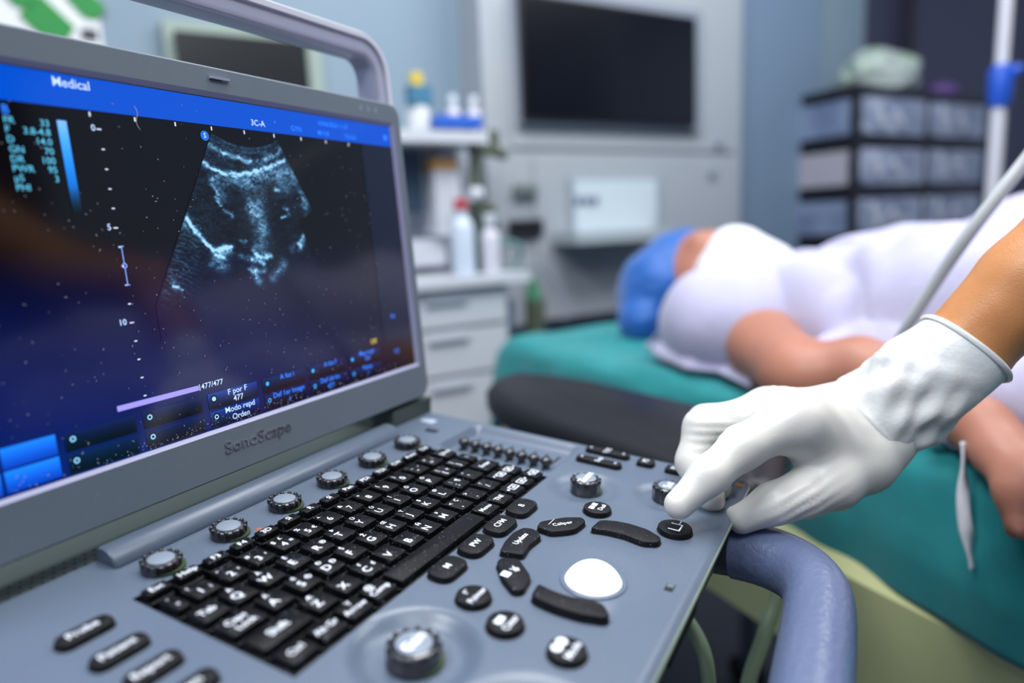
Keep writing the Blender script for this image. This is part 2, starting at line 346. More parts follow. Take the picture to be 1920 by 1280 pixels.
# ---- storage rack
rk = thing('storage_rack', 'black framed rack of translucent drawers behind the patient', 'storage rack', WP(1610, 500, .28))
rackm = mat('rack_black', '#1b1c27', .5); binm = mat('bin_translucent', '#7f8ca8', .35, noise=(14, '#aeb9cf', .9)); binm2 = mat('bin_warm', '#b0adb8', .4)
qf, zt = onwall(1608, 158, .27); qe, _ = onwall(1846, 190, .27); _, zbm = onwall(1608, 470, .27)
rows_ = [zt - (zt - zbm) * k / 3.28 for k in range(10)]
rows_ = [z for z in rows_ if z > .05]; hrow = rows_[0] - rows_[1]; e_b, e_f = .03, .27
mb = MB()
for q in (qf, (qf + qe) / 2, qe):
    for e in (e_b, e_f): mb.box(q - .011, e - .011, .02, q + .011, e + .011, zt, fn=WL)
wchild(mb.build('upright', rackm, smooth=0), rk)
for z in rows_:
    mb = MB(); mb.box(qf - .011, e_b - .01, z - .03, qe + .011, e_f + .012, z, fn=WL); wchild(mb.build('shelf', rackm, smooth=0), rk)
for j, z in enumerate(rows_[:-1]):
    for c_ in range(2):
        a = qf + .02 + c_ * (qe - qf) / 2; b_ = a + (qe - qf) / 2 - .04
        mb = MB(); prof = rrect(0, 0, b_ - a, hrow - .05, .02, 3)
        mb.loft([[WL((a + b_) / 2 + p[0] * s_, e, z - .03 - (hrow - .03) / 2 + p[1]) for p in prof] for e, s_ in ((e_b + .01, 1), (e_f, 1), (e_f + .02, .96))])
        dr = wchild(mb.build('drawer', binm2 if (j == 1 and c_ == 5) else binm), rk)
        for t_ in range(2):
            mb = MB(); mb.tube([WL(a + .06 + t_ * .12, e_f + .012, z - .06 - .03 * t_), WL(a + .1 + t_ * .13, e_f + .014, z - hrow + .045)], .022, 8)
            mb.build('packet', mat('white_packet', '#c2c9da', .5), dr)
    mb = MB(); mb.box(qf - .014, e_b + .02, z - hrow + .012, qf - .004, e_f - .02, z - .045, fn=WL)
    wchild(mb.build('side_panel', binm2 if j == 1 else mat('bin_side', '#8797b4', .4, noise=(10, '#5f7090', .8)), smooth=0), rk)
def crumple(name, label, cat, centre, rad, mm, seed, group=None):
    bm = bmesh.new(); bmesh.ops.create_icosphere(bm, subdivisions=4, radius=1); r2 = np.random.default_rng(seed)
    K = r2.normal(size=(14, 3)) * 3.2; ph = r2.uniform(0, 6.3, 14)
    for v in bm.verts:
        p = np.array(v.co); n_ = sum(math.sin(K[i] @ p + ph[i]) for i in range(14)) / 14 * .35
        n_ += .05 * math.sin(9 * p[0] + 5 * p[1]) * math.sin(11 * p[2])
        q = p * (1 + n_) * np.array(rad); q[2] = max(q[2], -rad[2] * .62); v.co = q
    me = bpy.data.meshes.new(name); bm.to_mesh(me); bm.free(); me.materials.append(mm); me.polygons.foreach_set('use_smooth', [True] * len(me.polygons))
    o = bpy.data.objects.new(name, me); C.objects.link(o); o.location = centre; o.rotation_euler = (0, 0, math.radians(-31)); return tag(o, label, cat, group)
bagm = mat('white_green_bag', '#cdd6d6', .35, noise=(14, '#8fb596', .8)); 
p = WP(1650, 125, .16); crumple('plastic_bag', 'heap of white and green plastic bags on top of the storage rack', 'bag', (p[0], p[1], zt + .062), (.20, .11, .10), bagm, 3)
p = WP(1765, 140, .18); crumple('plastic_bag', 'small purple bag on top of the storage rack at its right', 'bag', (p[0], p[1], zt + .024), (.065, .06, .04), mat('purple_bag', '#73559c', .4), 5)

# ---- drip stand
ivb = at(1857, 420, 1.75)
iv = thing('drip_stand', 'white drip stand with a bright blue clamp standing behind the patient', 'drip stand', (ivb[0], ivb[1], 0))
X0, Y0 = ivb[0], ivb[1]
zc = at(1878, 165, 1.75)
wm = mat('white_enamel', '#dcdde6', .3)
mb = MB(); mb.tube([(0, 0, .06), (0, 0, zc[2] - .0)], .0165, 16); mb.build('lower_pole', wm, iv)
mb = MB(); mb.tube([(0, 0, zc[2]), (0, 0, 2.1)], .0145, 16); mb.build('upper_pole', wm, iv)
bl = mat('blue_clamp', '#1f57c9', .4)
mb = MB(); mb.loft([[(a[0] * s_, a[1] * s_, z_) for a in circ(0, 0, 1, 16)] for s_, z_ in ((.021, zc[2] - .055), (.026, zc[2] - .03), (.027, zc[2] + .03), (.021, zc[2] + .045))]); mb.tube([(0, 0, zc[2] + .01), (.018, -.04, zc[2] + .035)], [.016, .013], 12); mb.build('clamp', bl, iv)
for k in range(5):
    a = k * 2 * math.pi / 5; mb = MB(); mb.tube([(0, 0, .08), (.27 * math.cos(a), .27 * math.sin(a), .05), (.28 * math.cos(a), .28 * math.sin(a), .0)], .012, 8); mb.build('leg', wm, iv)
# ================================================================== THE ULTRASOUND MACHINE
us = thing('ultrasound_machine', 'portable ultrasound machine with open display, keyboard and lit trackball', 'ultrasound machine', ORG, (TILT, 0, 0))
PZ = -.2
XL, XR, YF, YB = -4.35, 18.05, -11.8, 4.1
KX0, KX1, KY0, KY1 = .03, 13.62, -4.6, 1.4
def sm(a, b_, x): t = min(1, max(0, (x - a) / (b_ - a))); return t * t * (3 - 2 * t)
DISH = [(2.3, -6.35, 1.75, 1.15, .36), (1.2, -10.0, 2.0, 1.0, .34), (13.6, -6.25, 1.55, .85, .24), (14.5, -9.25, 1.45, .85, .2), (7.6, -8.97, 2.15, .98, .09)]
def hpanel(x, y):
    h = PZ
    for cx, cy, r1, r0, dp in DISH:
        q = math.hypot(x - cx, y - cy)
        if q < r1: h -= dp * (1 - sm(r0, r1, q))
    if 14.0 < x < 17.75 and -4.5 < y < 1.1:
        a = sm(14.0, 14.5, x) * (1 - sm(17.0, 17.7, x)); b_ = sm(-4.5, -4.15, y) * (1 - sm(.85, 1.1, y)); h -= .34 * a * b_
    e = min(x - XL, XR - x, y - YF); h -= .16 * (1 - sm(0, .22, e)) if e < .22 else 0
    return h
def lines(a, b_, step, extra):
    n = int(round((b_ - a) / step)); L = [a + (b_ - a) * i / n for i in range(n + 1)]
    L = [x for x in L if all(abs(x - e) > step * .45 for e in extra)] + extra
    return sorted(L)
gx = lines(XL, XR, .13, [XL, XL + .05, XL + .12, KX0, KX0 + .01, KX1 - .01, KX1, XR - .12, XR - .05, XR])
gy = lines(YF, YB, .13, [YF, YF + .05, YF + .12, KY0, KY0 + .01, KY1 - .01, KY1, YB])
def edgex(y, right):
    rc = .75; c_ = YF + rc; cut = 0
    if y < c_: cut = rc - math.sqrt(max(0, rc * rc - (c_ - y) ** 2))
    return (XR - cut) if right else (XL + cut)
mb = MB(); nx, ny = len(gx), len(gy); V = []
for y in gy:
    for x in gx:
        xx = min(max(x, edgex(y, False)), edgex(y, True))
        inpit = KX0 + .005 < x < KX1 - .005 and KY0 + .005 < y < KY1 - .005
        V.append(D(xx, y, -.58 if inpit else hpanel(xx if xx == x else (XL if x < 0 else XR), y)))
F_ = []; FM = []
for j in range(ny - 1):
    for i in range(nx - 1):
        F_.append((j * nx + i, j * nx + i + 1, (j + 1) * nx + i + 1, (j + 1) * nx + i))
        FM.append(1 if (KX0 - .001 <= gx[i] and gx[i + 1] <= KX1 + .001 and KY0 - .001 <= gy[j] and gy[j + 1] <= KY1 + .001) else 0)
mb.v = V; mb.f = F_; mb.m = FM
panel = mb.build('control_panel', [plastic, keyside], us, smooth=32)
# body under the panel
mb = MB()
out = rpoly([(XL, YF), (XR, YF), (XR, 8.2), (XL, 8.2)], [.75, .75, .5, .5], 8)
rings = [[D(p[0], p[1], z) for p in inset(out, i)] for i, z in ((.0, -.36), (.0, -.5), (.12, -.62), (.25, -1.7), (.9, -2.6))]
mb.loft(rings, 0, False, True); mb.build('machine_base', mat('dark_base_plastic', '#3b424e', .4), us, smooth=40)
mb = MB(); mb.loft([[D(p[0], p[1], z) for p in inset(out, i)] for i, z in ((.02, -.33), (-.035, -.35), (-.05, -.42), (-.035, -.48), (.02, -.5))], 0, False, False)
mb.build('edge_trim', trim_m, us, smooth=60)
mb = MB()
for k in range(26): mb.box(*D(6.1 + k * .11, YF + .02, -1.15), *D(6.16 + k * .11, YF + .16, -.66))
mb.build('front_vent', dark, us, smooth=0)
mb = MB(); mb.box(*D(XL, YB, -.7), *D(XR, 8.2, -.45)); 
for i in range(60):
    for j in range(4):
        x, y = -4 + i * .3 + (j % 2) * .15, 4.35 + j * .28
        mb.add([D(x + .05 * math.cos(a), y + .05 * math.sin(a), -.445) for a in np.linspace(0, 6.283, 7)[:-1]], [tuple(range(6))], 1)
mb.build('hinge_well', [well_m, dark], us, smooth=0)
mb = MB(); prof = [(3.12, -.3), (3.14, -.1), (3.25, .1), (3.5, .25), (3.75, .30), (4.0, .26), (4.15, .1), (4.2, -.45), (3.3, -.45)]
mb.loft([[D(x, 3.85 + (y - 3.85) * s_, -.2 + (z + .2) * s_) for y, z in prof] for x, s_ in ((.7, .9), (.78, 1), (14.05, 1), (14.15, .92))])
mb.build('hinge_cover', plastic, us, smooth=50)
mb = MB(); mb.box(*D(14.9, 4.15, -.5), *D(18.0, 8.2, .55)); mb.build('hinge_block', well_m, us, smooth=0)

# --- keys
def key(row, left, wd, leg, name='key'):
    y0, y1 = ROW[row]; cx = left + wd / 2; cy = (y0 + y1) / 2; mb = MB()
    P = rrect(cx, cy, wd - .0, y1 - y0 + .02, .15, 4)
    rings = [[D(p[0], p[1], z) for p in inset(P, i)] for i, z in ((0, -.56), (.005, -.26), (.045, -.24), (.06, -.03), (.068, -.008), (.085, 0))]
    mb.loft(rings, 0)
    for t_ in leg:
        s_, dx, dy, size = t_[:4]
        if s_ == '[]':
            for (a, b_, c_, d_) in ((-.22, -.16, .22, -.12), (-.22, .12, .22, .16), (-.22, -.16, -.18, .16), (.18, -.16, .22, .16), (-.07, -.06, .09, .05)):
                mb.add([D(left + dx + x, cy + dy + y, .004) for x, y in ((a, b_), (c_, b_), (c_, d_), (a, d_))], [(0, 1, 2, 3)], 1)
        else: text(mb, s_, left + dx, cy + dy, .004, size * .9, 1, fn=D)
    return mb.build(name, [keym, legend], us, smooth=30)
ROW = {'f': (.8, 1.3), 0: (-.42, .5), 1: (-1.47, -.55), 2: (-2.52, -1.6), 3: (-3.57, -2.65), 4: (-4.52, -3.68)}
for i, s_ in enumerate(['Esc', 'Help', 'F3', 'F4', '3D', 'Я', 'R', 'Я', 'Pan', 'PDI', 'TDI', 'CW', 'Auto', 'Del']):
    key('f', .1 + i * .963, .84, [(s_, .42, 0, .34)])
b0 = (.1, -.0); M_ = (.27, -.12, .44)
key(0, .1, .5, [('`', .2, .15, .35), ('º', .25, -.2, .3)])
sh = '!"#$%^&*()'; al = ['¡', '²', '³', '¤', '€', '', '', '', '', '']
for i in range(10):
    L_ = [('1234567890'[i], .36, -.13, .42)]
    L_.append((sh[i], .2, .2, .27))
    if al[i]: L_.append((al[i], .66, -.1, .27))
    if i == 3: L_.append(('£', .5, .26, .24))
    key(0, .69 + i, .86, L_)
key(0, 10.69, .86, [('_', .25, .2, .3), ('-', .3, -.15, .4), ("'", .62, .0, .3)]); key(0, 11.69, .86, [('+', .25, .2, .3), ('=', .3, -.15, .35), (':', .62, .1, .3)])
key(0, 12.69, .86, [('||', .2, 0, .34), ('Back', .56, 0, .3)])
def lrow(row, off, chars, sec):
    for i, ch in enumerate(chars):
        L_ = [(ch, .31, -.1, .44)] + ([(sec[i], .36, .28, .26)] if sec[i] else [])
        if ch in 'RSDC': L_.append(('®©Ð¢'['RSDC'.index(ch)], .68, .02, .3))
        key(row, i + 1 + off, .86, L_)
key(1, .1, .9, [('Tab', .42, 0, .36)])
lrow(1, .08, 'QWERTYUIOP', ['Ä', 'Å', 'É', '', 'Þ', 'Ü', 'Ú', 'Í', 'Ó', 'Ö'])
key(1, 11.08, .86, [('{', .25, .2, .3), ('[', .28, -.15, .36), ('«', .62, 0, .3)]); key(1, 12.08, .8, [('}', .25, .2, .3), (']', .28, -.15, .36)]); key(1, 12.98, .58, [('\\', .28, 0, .3)])
key(2, .1, 1.2, [('Caps', .55, .14, .34), ('Lock', .6, -.2, .34)])
lrow(2, .39, 'ASDFGHJKL', ['Á', 'ß', 'Ð', 'Š', 'Ž', 'Œ', 'Ÿ', '$', 'Ø'])
key(2, 10.39, .86, [(';', .28, -.12, .4), (':', .28, .2, .3), ('¶', .62, .1, .3)]); key(2, 11.39, .86, [("'", .28, -.12, .4), ('"', .28, .2, .3)]); key(2, 12.39, 1.16, [('Enter', .56, 0, .34)])
key(3, .1, 1.72, [('Shift', .85, 0, .4)])
lrow(3, .93, 'ZXCVBNM', ['Æ', '', '¢', '', '', 'Ñ', 'µ'])
key(3, 8.93, .86, [(',', .28, -.16, .4), ('<', .2, .2, .3), ('Ç', .56, .22, .26)]); key(3, 9.93, .86, [('.', .28, -.16, .4), ('>', .2, .2, .3)]); key(3, 10.93, .86, [('/', .28, -.12, .4), ('?', .28, .22, .28)])
key(3, 11.88, .8, [('↑', .2, 0, .4), ('[]', .55, 0, 1)]); key(3, 12.76, .8, [('[]', .27, 0, 1), ('-', .62, 0, .5)])
for l_, w_, t_ in ((.1, .95, 'Ctrl'), (1.14, .92, 'Alt Gr'), (2.15, .92, 'Arrow'), (3.15, .95, 'Comp')): key(4, l_, w_, [(t_, w_ / 2, -.08 if t_ in ('Arrow', 'Comp') else 0, .32)] + ([('@', .35, .22, .34)] if t_ == 'Comp' else [('Y', .5, .2, .3)] if t_ == 'Arrow' else []))
key(4, 4.2, 4.78, []); key(4, 9.07, .95, [('Menu', .47, 0, .32)]); key(4, 10.1, .9, [('TNI', .42, 0, .33)])
key(4, 11.08, .86, [('•', .2, 0, .5), ('[]', .56, 0, 1)]); key(4, 12.02, .76, [('[]', .26, 0, 1), ('•', .6, 0, .4)]); key(4, 12.84, .72, [('•', .2, 0, .4), ('[]', .48, 0, 1)])

# --- knobs
def knob(x, y, z, r, h, cap=None, label=None):
    mb = MB(); n = 72; rings = []
    for z_, k in ((-.04, 1.02), (.05, 1.02), (.08, 1.0), (h * .72, .97), (h * .9, .93), (h, .8)):
        ring = []
        for j in range(n):
            a = 2 * math.pi * j / n; q = r * k
            if z_ >= h * .7: q += .045 * max(0, math.cos(a * 13)) ** 4 * (1 if z_ < h else .6)
            ring.append(D(x + q * math.cos(a), y + q * math.sin(a), z + z_))
        rings.append(ring)
    mb.loft(rings, 0)
    for j in range(13):                         # the grip beads round the rim
        a = 2 * math.pi * j / 13; cx, cy = x + r * .93 * math.cos(a), y + r * .93 * math.sin(a)
        mb.loft([[D(cx + q * math.cos(t), cy + q * math.sin(t), z + h * .86 + z_) for t in np.linspace(0, 6.283, 9)[:-1]] for q, z_ in ((.075, -.05), (.075, .04), (.045, .085), (.01, .095))])
    k = mb.build('knob', knobm, us, smooth=50)
    if label: k['label'] = label
    mb = MB(); mb.loft([[D(x + q * math.cos(t), y + q * math.sin(t), z + z_) for t in np.linspace(0, 6.283, 33)[:-1]] for q, z_ in ((r * .68, h - .05), (r * .68, h + .015), (r * .63, h + .035))], 0)
    if cap: text(mb, cap, x, y, z + h + .04, .42, 1, fn=D)
    mb.build('knob_cap', [knobcap, mat('cap_legend', '#f2f6fb', .4, emit='#ffffff', es=.5)], k, smooth=40)
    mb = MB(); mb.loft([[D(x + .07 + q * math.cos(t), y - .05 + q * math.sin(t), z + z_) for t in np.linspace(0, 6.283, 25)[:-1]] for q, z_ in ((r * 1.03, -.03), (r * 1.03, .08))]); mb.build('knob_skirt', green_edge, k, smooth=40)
    return k
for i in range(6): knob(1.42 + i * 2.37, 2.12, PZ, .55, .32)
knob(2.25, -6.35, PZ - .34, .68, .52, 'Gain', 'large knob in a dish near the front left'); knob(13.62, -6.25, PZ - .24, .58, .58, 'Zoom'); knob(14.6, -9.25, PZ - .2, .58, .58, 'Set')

# --- buttons
def btn(poly, leg=(), z0=PZ, h=.2, name='button', label=None, m=rubber, bev=.07):
    mb = MB(); c_ = np.mean(np.array(poly), axis=0)
    prism(mb, inset(poly, -.035), z0 - .06, z0 + .012, .01, 2, fn=D); prism(mb, poly, z0 - .02, z0 + h, bev, 0, fn=D)
    for t_ in leg:
        s_, dx, dy, size = t_[:4]; rot = t_[4] if len(t_) > 4 else 0
        if s_ == 'lines':
            for a, b_, c2, d2 in dx: mb.add([D(a, b_, z0 + h + .004), D(c2, b_, z0 + h + .004), D(c2, d2, z0 + h + .004), D(a, d2, z0 + h + .004)], [(0, 1, 2, 3)], 1)
        else: text(mb, s_, c_[0] + dx, c_[1] + dy, z0 + h + .004, size, 1, rot=rot, fn=D)
    o = mb.build(name, [m, legend, dark], us, smooth=40)
    if label: o['label'] = label
    return o
for x, s_ in ((10.4, 'B'), (8.83, 'CFM'), (7.25, 'PW'), (5.63, 'M')): btn(rrect(x, -5.1, 1.3, .86, .4, 8), [(s_, 0, 0, .32)])
def star(cx, cy, s_): return ('lines', [(cx - s_, cy - s_ * .4, cx + s_, cy + s_ * .4), (cx - s_ * .4, cy - s_, cx + s_ * .4, cy + s_)], 0, 0)
btn(circ(4.78, -6.52, .5), [('Pointer', 0, -.12, .27), ('↖', 0, .22, .34)], label='round button marked Pointer')
btn(circ(4.17, -7.86, .5), [('Clear', 0, -.16, .3), ('lines', [(3.95, -7.82, 4.3, -7.62)], 0, 0)], label='round button marked Clear')
btn(circ(4.0, -9.7, .5), [('Mode', 0, -.16, .3), ('●', -.12, .2, .4), ('●', .16, .2, .4)])
btn(circ(11.76, -7.46, .5), [('Dual', .05, -.16, .26), ('lines', [(11.5, -7.4, 11.72, -7.2), (11.78, -7.4, 12.0, -7.2)], 0, 0)])
o_ = btn(circ(11.78, -10.28, .58, 36), [('...', .36, .02, .42), ('lines', [(11.5, -10.5, 11.56, -10.1), (11.5, -10.5, 12.0, -10.45), (11.95, -10.5, 12.0, -10.1)], 0, 0)], label='round button being pressed by the gloved finger')
for i, (y, s_) in enumerate(((.9, 'Probe'), (-.5, 'Patient'), (-1.75, 'Report'), (-3.0, 'Exam'), (-4.25, 'End'))): btn(rrect(-1.5, y, 1.36, .58, .28, 8), [(s_, -.05, 0, .32)])
btn(rpoly([(9.2, -6.82), (9.26, -6.26), (9.67, -6.18), (10.4, -6.75), (10.75, -7.28), (10.55, -7.52), (9.82, -7.45), (9.52, -7.2)], .14, 4), [('Caliper', .02, .02, .25, -.72), ('lines', [(9.62, -6.55, 10.05, -6.53)], 0, 0)], bev=.05)
btn(rpoly([(7.2, -5.98), (7.8, -5.82), (8.5, -5.76), (9.0, -5.9), (9.1, -6.24), (8.82, -6.66), (8.04, -6.6), (7.4, -6.72)], .14, 4), [('Update', 0, .02, .27)], bev=.05)
btn(rpoly([(6.63, -6.2), (6.9, -6.2), (7.14, -6.7), (6.48, -7.45), (5.69, -7.6), (5.52, -7.37), (5.94, -6.8)], .14, 4), [('▪', -.18, .12, .9), ('¥', .2, -.02, .4)], bev=.05)
btn(rpoly([(10.14, -7.83), (10.89, -7.88), (11.12, -8.34), (11.2, -8.91), (11.12, -9.52), (10.8, -10.1), (10.4, -10.1), (10.18, -9.65), (10.33, -8.99), (10.29, -8.35)], .16, 4), bev=.06)
btn(rpoly([(6.15, -7.84), (6.03, -8.37), (6.03, -8.88), (6.23, -9.46), (6.15, -9.85), (5.8, -10.14), (5.6, -10.11), (5.4, -9.46), (5.36, -8.83), (5.42, -8.24), (5.52, -7.92)], .16, 4), bev=.06, h=.26)
# rocker and square buttons along the right edge
for x, y in ((17.25, -5.8), (16.05, -5.85)):
    btn(rrect(x, y, .52, 2.0, .24, 6), [('•', 0, .75, .4), ('•', 0, -.75, .4), ('TGC' if x > 17 else 'Dep', 0, 0, .3)], name='rocker_switch')
btn(rrect(17.05, -7.6, .62, .72, .2, 6), [('P2', 0, 0, .34)]); btn(rrect(16.95, -8.85, .62, .72, .2, 6), [('P1', 0, 0, .34)])
mb = MB(); prism(mb, rrect(15.55, 2.38, .42, .66, .2, 6), PZ - .02, PZ + .03, .01, fn=D); mb.build('oval_recess', mat('oval_recess_dark', '#23262c', .2), us)  # dark oval recess, drawn as a low dark pad
mb = MB(); prism(mb, rrect(16.6, 3.3, .5, .75, .1, 4), PZ - .02, PZ + .03, .01, fn=D); mb.build('name_plate', mat('plate_light', '#b9c3d8', .25), us)
mb = MB(); mb.box(*D(8.1, -11.2, PZ - .03), *D(8.5, -10.95, PZ + .012), mi=0); mb.box(*D(8.28, -11.17, PZ), *D(8.46, -10.98, PZ + .03), mi=1); mb.build('microphone_slot', [dark, mat('slot_metal', '#8fa3a8', .25, metal=.6)], us, smooth=0)
mb = MB(); mb.box(*D(15.3, -10.75, PZ - .01), *D(15.6, -10.5, PZ + .012)); mb.build('pale_mark', mat('pale_glass_mark', '#8fb0ac', .3), us, smooth=0)
mb = MB(); mb.box(*D(16.95, -11.6, PZ - .06), *D(17.3, -11.3, PZ + .012)); mb.build('orange_mark', mat('orange_mark', '#f0a81e', .5), us, smooth=0)
mb = MB(); prism(mb, circ(4.55, 1.62, .09, 14), PZ - .01, PZ + .012, .003, fn=D); mb.build('status_dot', mat('rust_dot', '#a8674e', .6), us)
mb = MB(); mb.loft([[D(-3.9 + q * math.cos(t), .5 + q * math.sin(t), PZ + z_) for t in np.linspace(0, 6.283, 17)[:-1]] for q, z_ in ((.16, -.01), (.16, .03), (.06, .05))]); mb.build('power_led', mat('led_blue', '#6fb6ea', .3, emit='#63b4f4', es=.8), us)
# --- trackball
mb = MB(); mb.loft([[D(7.6 + q * math.cos(t), -8.97 + q * math.sin(t), PZ - .09 + z_) for t in np.linspace(0, 6.283, 49)[:-1]] for q, z_ in ((1.0, -.01), (1.0, .03), (.98, .045), (.84, .045), (.82, -.1))], 0, False, False); mb.build('trackball_ring', plastic, us, smooth=30)
mb = MB(); R_ = .92
mb.loft([[D(7.6 + R_ * math.sin(p) * math.cos(t), -8.97 + R_ * math.sin(p) * math.sin(t), PZ - .44 + R_ * math.cos(p)) for t in np.linspace(0, 6.283, 49)[:-1]] for p in np.linspace(.01, 1.9, 22)]); mb.build('trackball', white_glow, us, smooth=60)
# --- gain sliders in their recess
for i in range(8):
    y = .32 - i * .59
    mb = MB(); mb.box(*D(14.55, y - .045, PZ - .36), *D(16.6, y + .045, PZ - .315)); t_ = mb.build('slider_track', dark, us, smooth=0)
    mb = MB(); x = 15.15
    mb.loft([[D(x + q * math.cos(t), y + q * math.sin(t), PZ - .34 + z_) for t in np.linspace(0, 6.283, 17)[:-1]] for q, z_ in ((.17, .0), (.16, .1), (.22, .2), (.27, .3), (.26, .4), (.17, .48), (.04, .5))]); mb.build('slider_knob', knobm, us, smooth=60)

# --- display
SC, SS = math.cos(math.radians(82.03)), math.sin(math.radians(82.03))
def DS(x, t, n=0): return D(x, 4.44 + t * SC - n * SS, 2.5127 + t * SS + n * SC)
disp = MB()
X0_, X1_, T0_, T1_ = -4.25, 17.84, -1.8, 12.48
cxm, ctm = (X0_ + X1_) / 2, (T0_ + T1_) / 2
def loop(w_, h, r_, n_, dx=0, dt=0): return [DS(p[0], p[1], n_) for p in rrect(cxm + dx, ctm + dt, w_, h, r_, 8)]
W_, H_ = X1_ - X0_, T1_ - T0_
aw, ah = 17.0 + 3.4, 11.38; adx = (17.0 - 3.4) / 2 - cxm; adt = ah / 2 - ctm
disp.loft([loop(W_ - .8, H_ - .8, .5, -1.5), loop(W_ - .1, H_ - .1, .7, -1.3), loop(W_, H_, .75, -1.0), loop(W_, H_, .75, -.1), loop(W_ - .08, H_ - .08, .72, .04), loop(W_ - .2, H_ - .2, .7, .1),
           loop(aw + .56, ah + .36, .12, .1, adx, adt + .02)], 0, True, False)
disp.loft([loop(aw + .56, ah + .36, .12, .1, adx, adt + .02), loop(aw + .06, ah + .06, .03, -.02, adx, adt)], 1, False, False)
dsp = disp.build('display', [frame_m, chamfer], us, smooth=35)
def emis(name, base, em, es=1, rough=.1):
    return mat(name, base, rough, emit=em, es=es, spec=.4)
mb = MB(); mb.grid(lambda i, j: DS(-3.45 + i * 20.48, -.03 + j * 11.44, -.01), 2, 2)
scr = mb.build('screen', emis('screen_glass', '#020204', '#04040a', 1), dsp, smooth=0, fix=False)
NAVY0, NAVY1 = lin('#040406'), lin('#04207e')
def navy_blend(X, T):
    gz = np.clip(.66 - 1.15 * (T + .03) / 11.44, 0, 1); gx = np.clip(1 - (X + 3.45) / 20.48, 0, 1); q = (gz * gx)[..., None]
    return np.array(NAVY0[:3]) * (1 - q) + np.array(NAVY1[:3]) * q
# navy emission blended into the screen, deeper towards its lower left
nt = scr.data.materials[0].node_tree; b_ = nt.nodes['Principled BSDF']; tc = nt.nodes.new('ShaderNodeTexCoord'); sp = nt.nodes.new('ShaderNodeSeparateXYZ'); nt.links.new(tc.outputs['Generated'], sp.inputs[0])
def mth(op, a, b2, c_=None):
    n = nt.nodes.new('ShaderNodeMath'); n.operation = op; n.use_clamp = op == 'MULTIPLY_ADD'
    for i, v in enumerate((a, b2, c_)):
        if v is None: continue
        if isinstance(v, (int, float)): n.inputs[i].default_value = v
        else: nt.links.new(v, n.inputs[i])
    return n.outputs[0]
gz = mth('MULTIPLY_ADD', sp.outputs[2], -1.15, .66); gx_ = mth('MULTIPLY_ADD', sp.outputs[0], -1.0, 1.0)
mxn = nt.nodes.new('ShaderNodeMix'); mxn.data_type = 'RGBA'; nt.links.new(mth('MULTIPLY', gz, gx_), mxn.inputs['Factor'])
mxn.inputs['A'].default_value = NAVY0; mxn.inputs['B'].default_value = NAVY1; nt.links.new(mxn.outputs['Result'], b_.inputs['Emission Color'])
def panel_q(mb, x0, t0, x1, t1, n_, mi=0): mb.add([DS(x0, t0, n_), DS(x1, t0, n_), DS(x1, t1, n_), DS(x0, t1, n_)], [(0, 1, 2, 3)], mi)
def DST(x, y, z): return DS(x, y, z)
bluebar = emis('header_blue', '#02060f', '#0048bc', 1.0); txt_w = emis('screen_text_white', '#222222', '#b8d4ff', 1.0); txt_b = emis('screen_text_blue', '#0a1a2a', '#2f7dff', 1.0); cyan = emis('screen_text_cyan', '#0a1a2a', '#58b4d8', 1.0)
mb = MB(); panel_q(mb, -3.4, 10.45, 17.0, 11.38, .0); mb.build('header_bar', bluebar, dsp, smooth=0, fix=False)
TM = [txt_w, txt_b, cyan, emis('screen_text_yellow', '#2a2a0a', '#d8b840', 1)]
def stext(body, x, t_, z, size, mi=0, **k):
    k.pop('fn', None); m_ = MB(); text(m_, body, x, t_, z, size, 0, fn=DST, **k); m_.build('screen_text', TM[mi], dsp, smooth=0, fix=False)
stext('Medical', 1.86, 11.13, .012, .37, 0, fn=DST, align=1, sx=.95); stext('3C-A', 9.08, 10.72, .012, .3, 0, fn=DST); stext('GYN', 11.0, 10.7, .012, .28, 1, fn=DST)
stext('10/06/2020 11:27', 12.3, 11.06, .012, .26, 1, fn=DST, align=1); stext('MI 0.8', 12.2, 10.67, .012, .26, 1, fn=DST, align=1); stext('TIS 0.4', 13.8, 10.65, .012, .26, 1, fn=DST, align=1); stext('■', 16.62, 10.83, .012, .3, 1, fn=DST)
stext('B', .5, 10.2, .012, .34, 1, fn=DST)
for (a, b2, t_) in (('FR', '33', 9.93), ('F', '3.8-4.8', 9.68), ('D', '14.0', 9.42), ('GN', '70', 9.16), ('DR', '100', 8.9), ('PWR', '95', 8.65), ('µS', '3', 8.4), ('PHI', '', 8.14)):
    stext(a, .42, t_, .012, .26, 2, fn=DST, align=1)
    if b2: stext(b2, 1.56, t_, .012, .26, 2, fn=DST, align=-1)
stext('0', 2.8, 9.94, .012, .26, 0, fn=DST); stext('5', 2.77, 7.02, .012, .26, 0, fn=DST); stext('10', 2.68, 4.12, .012, .26, 0, fn=DST)
stext('477/477', 5.45, 1.55, .012, .27, 0, fn=DST)
stext('F por F', 6.44, 1.12, .012, .29, 0, fn=DST); stext('477', 6.44, .84, .012, .29, 0, fn=DST); stext('Modo repd', 6.46, .5, .012, .29, 0, fn=DST); stext('Orden', 6.45, .2, .012, .29, 0, fn=DST)
stext('A fot i', 8.81, 1.14, .012, .28, 1, fn=DST); stext('Def 1er Imagn', 8.81, .5, .012, .28, 1, fn=DST); stext('1', 8.81, .2, .012, .28, 1, fn=DST)
stext('A fot f', 11.2, 1.14, .012, .28, 1, fn=DST); stext('Def últ Im', 11.1, .5, .012, .28, 1, fn=DST); stext('477', 11.1, .2, .012, .28, 1, fn=DST)
stext('Mag imgn', 13.56, 1.18, .012, .27, 1, fn=DST); stext('Off', 13.56, .9, .012, .26, 1, fn=DST); stext('Paleta', 13.5, .52, .012, .27, 1, fn=DST); stext('1', 13.5, .24, .012, .26, 1, fn=DST)
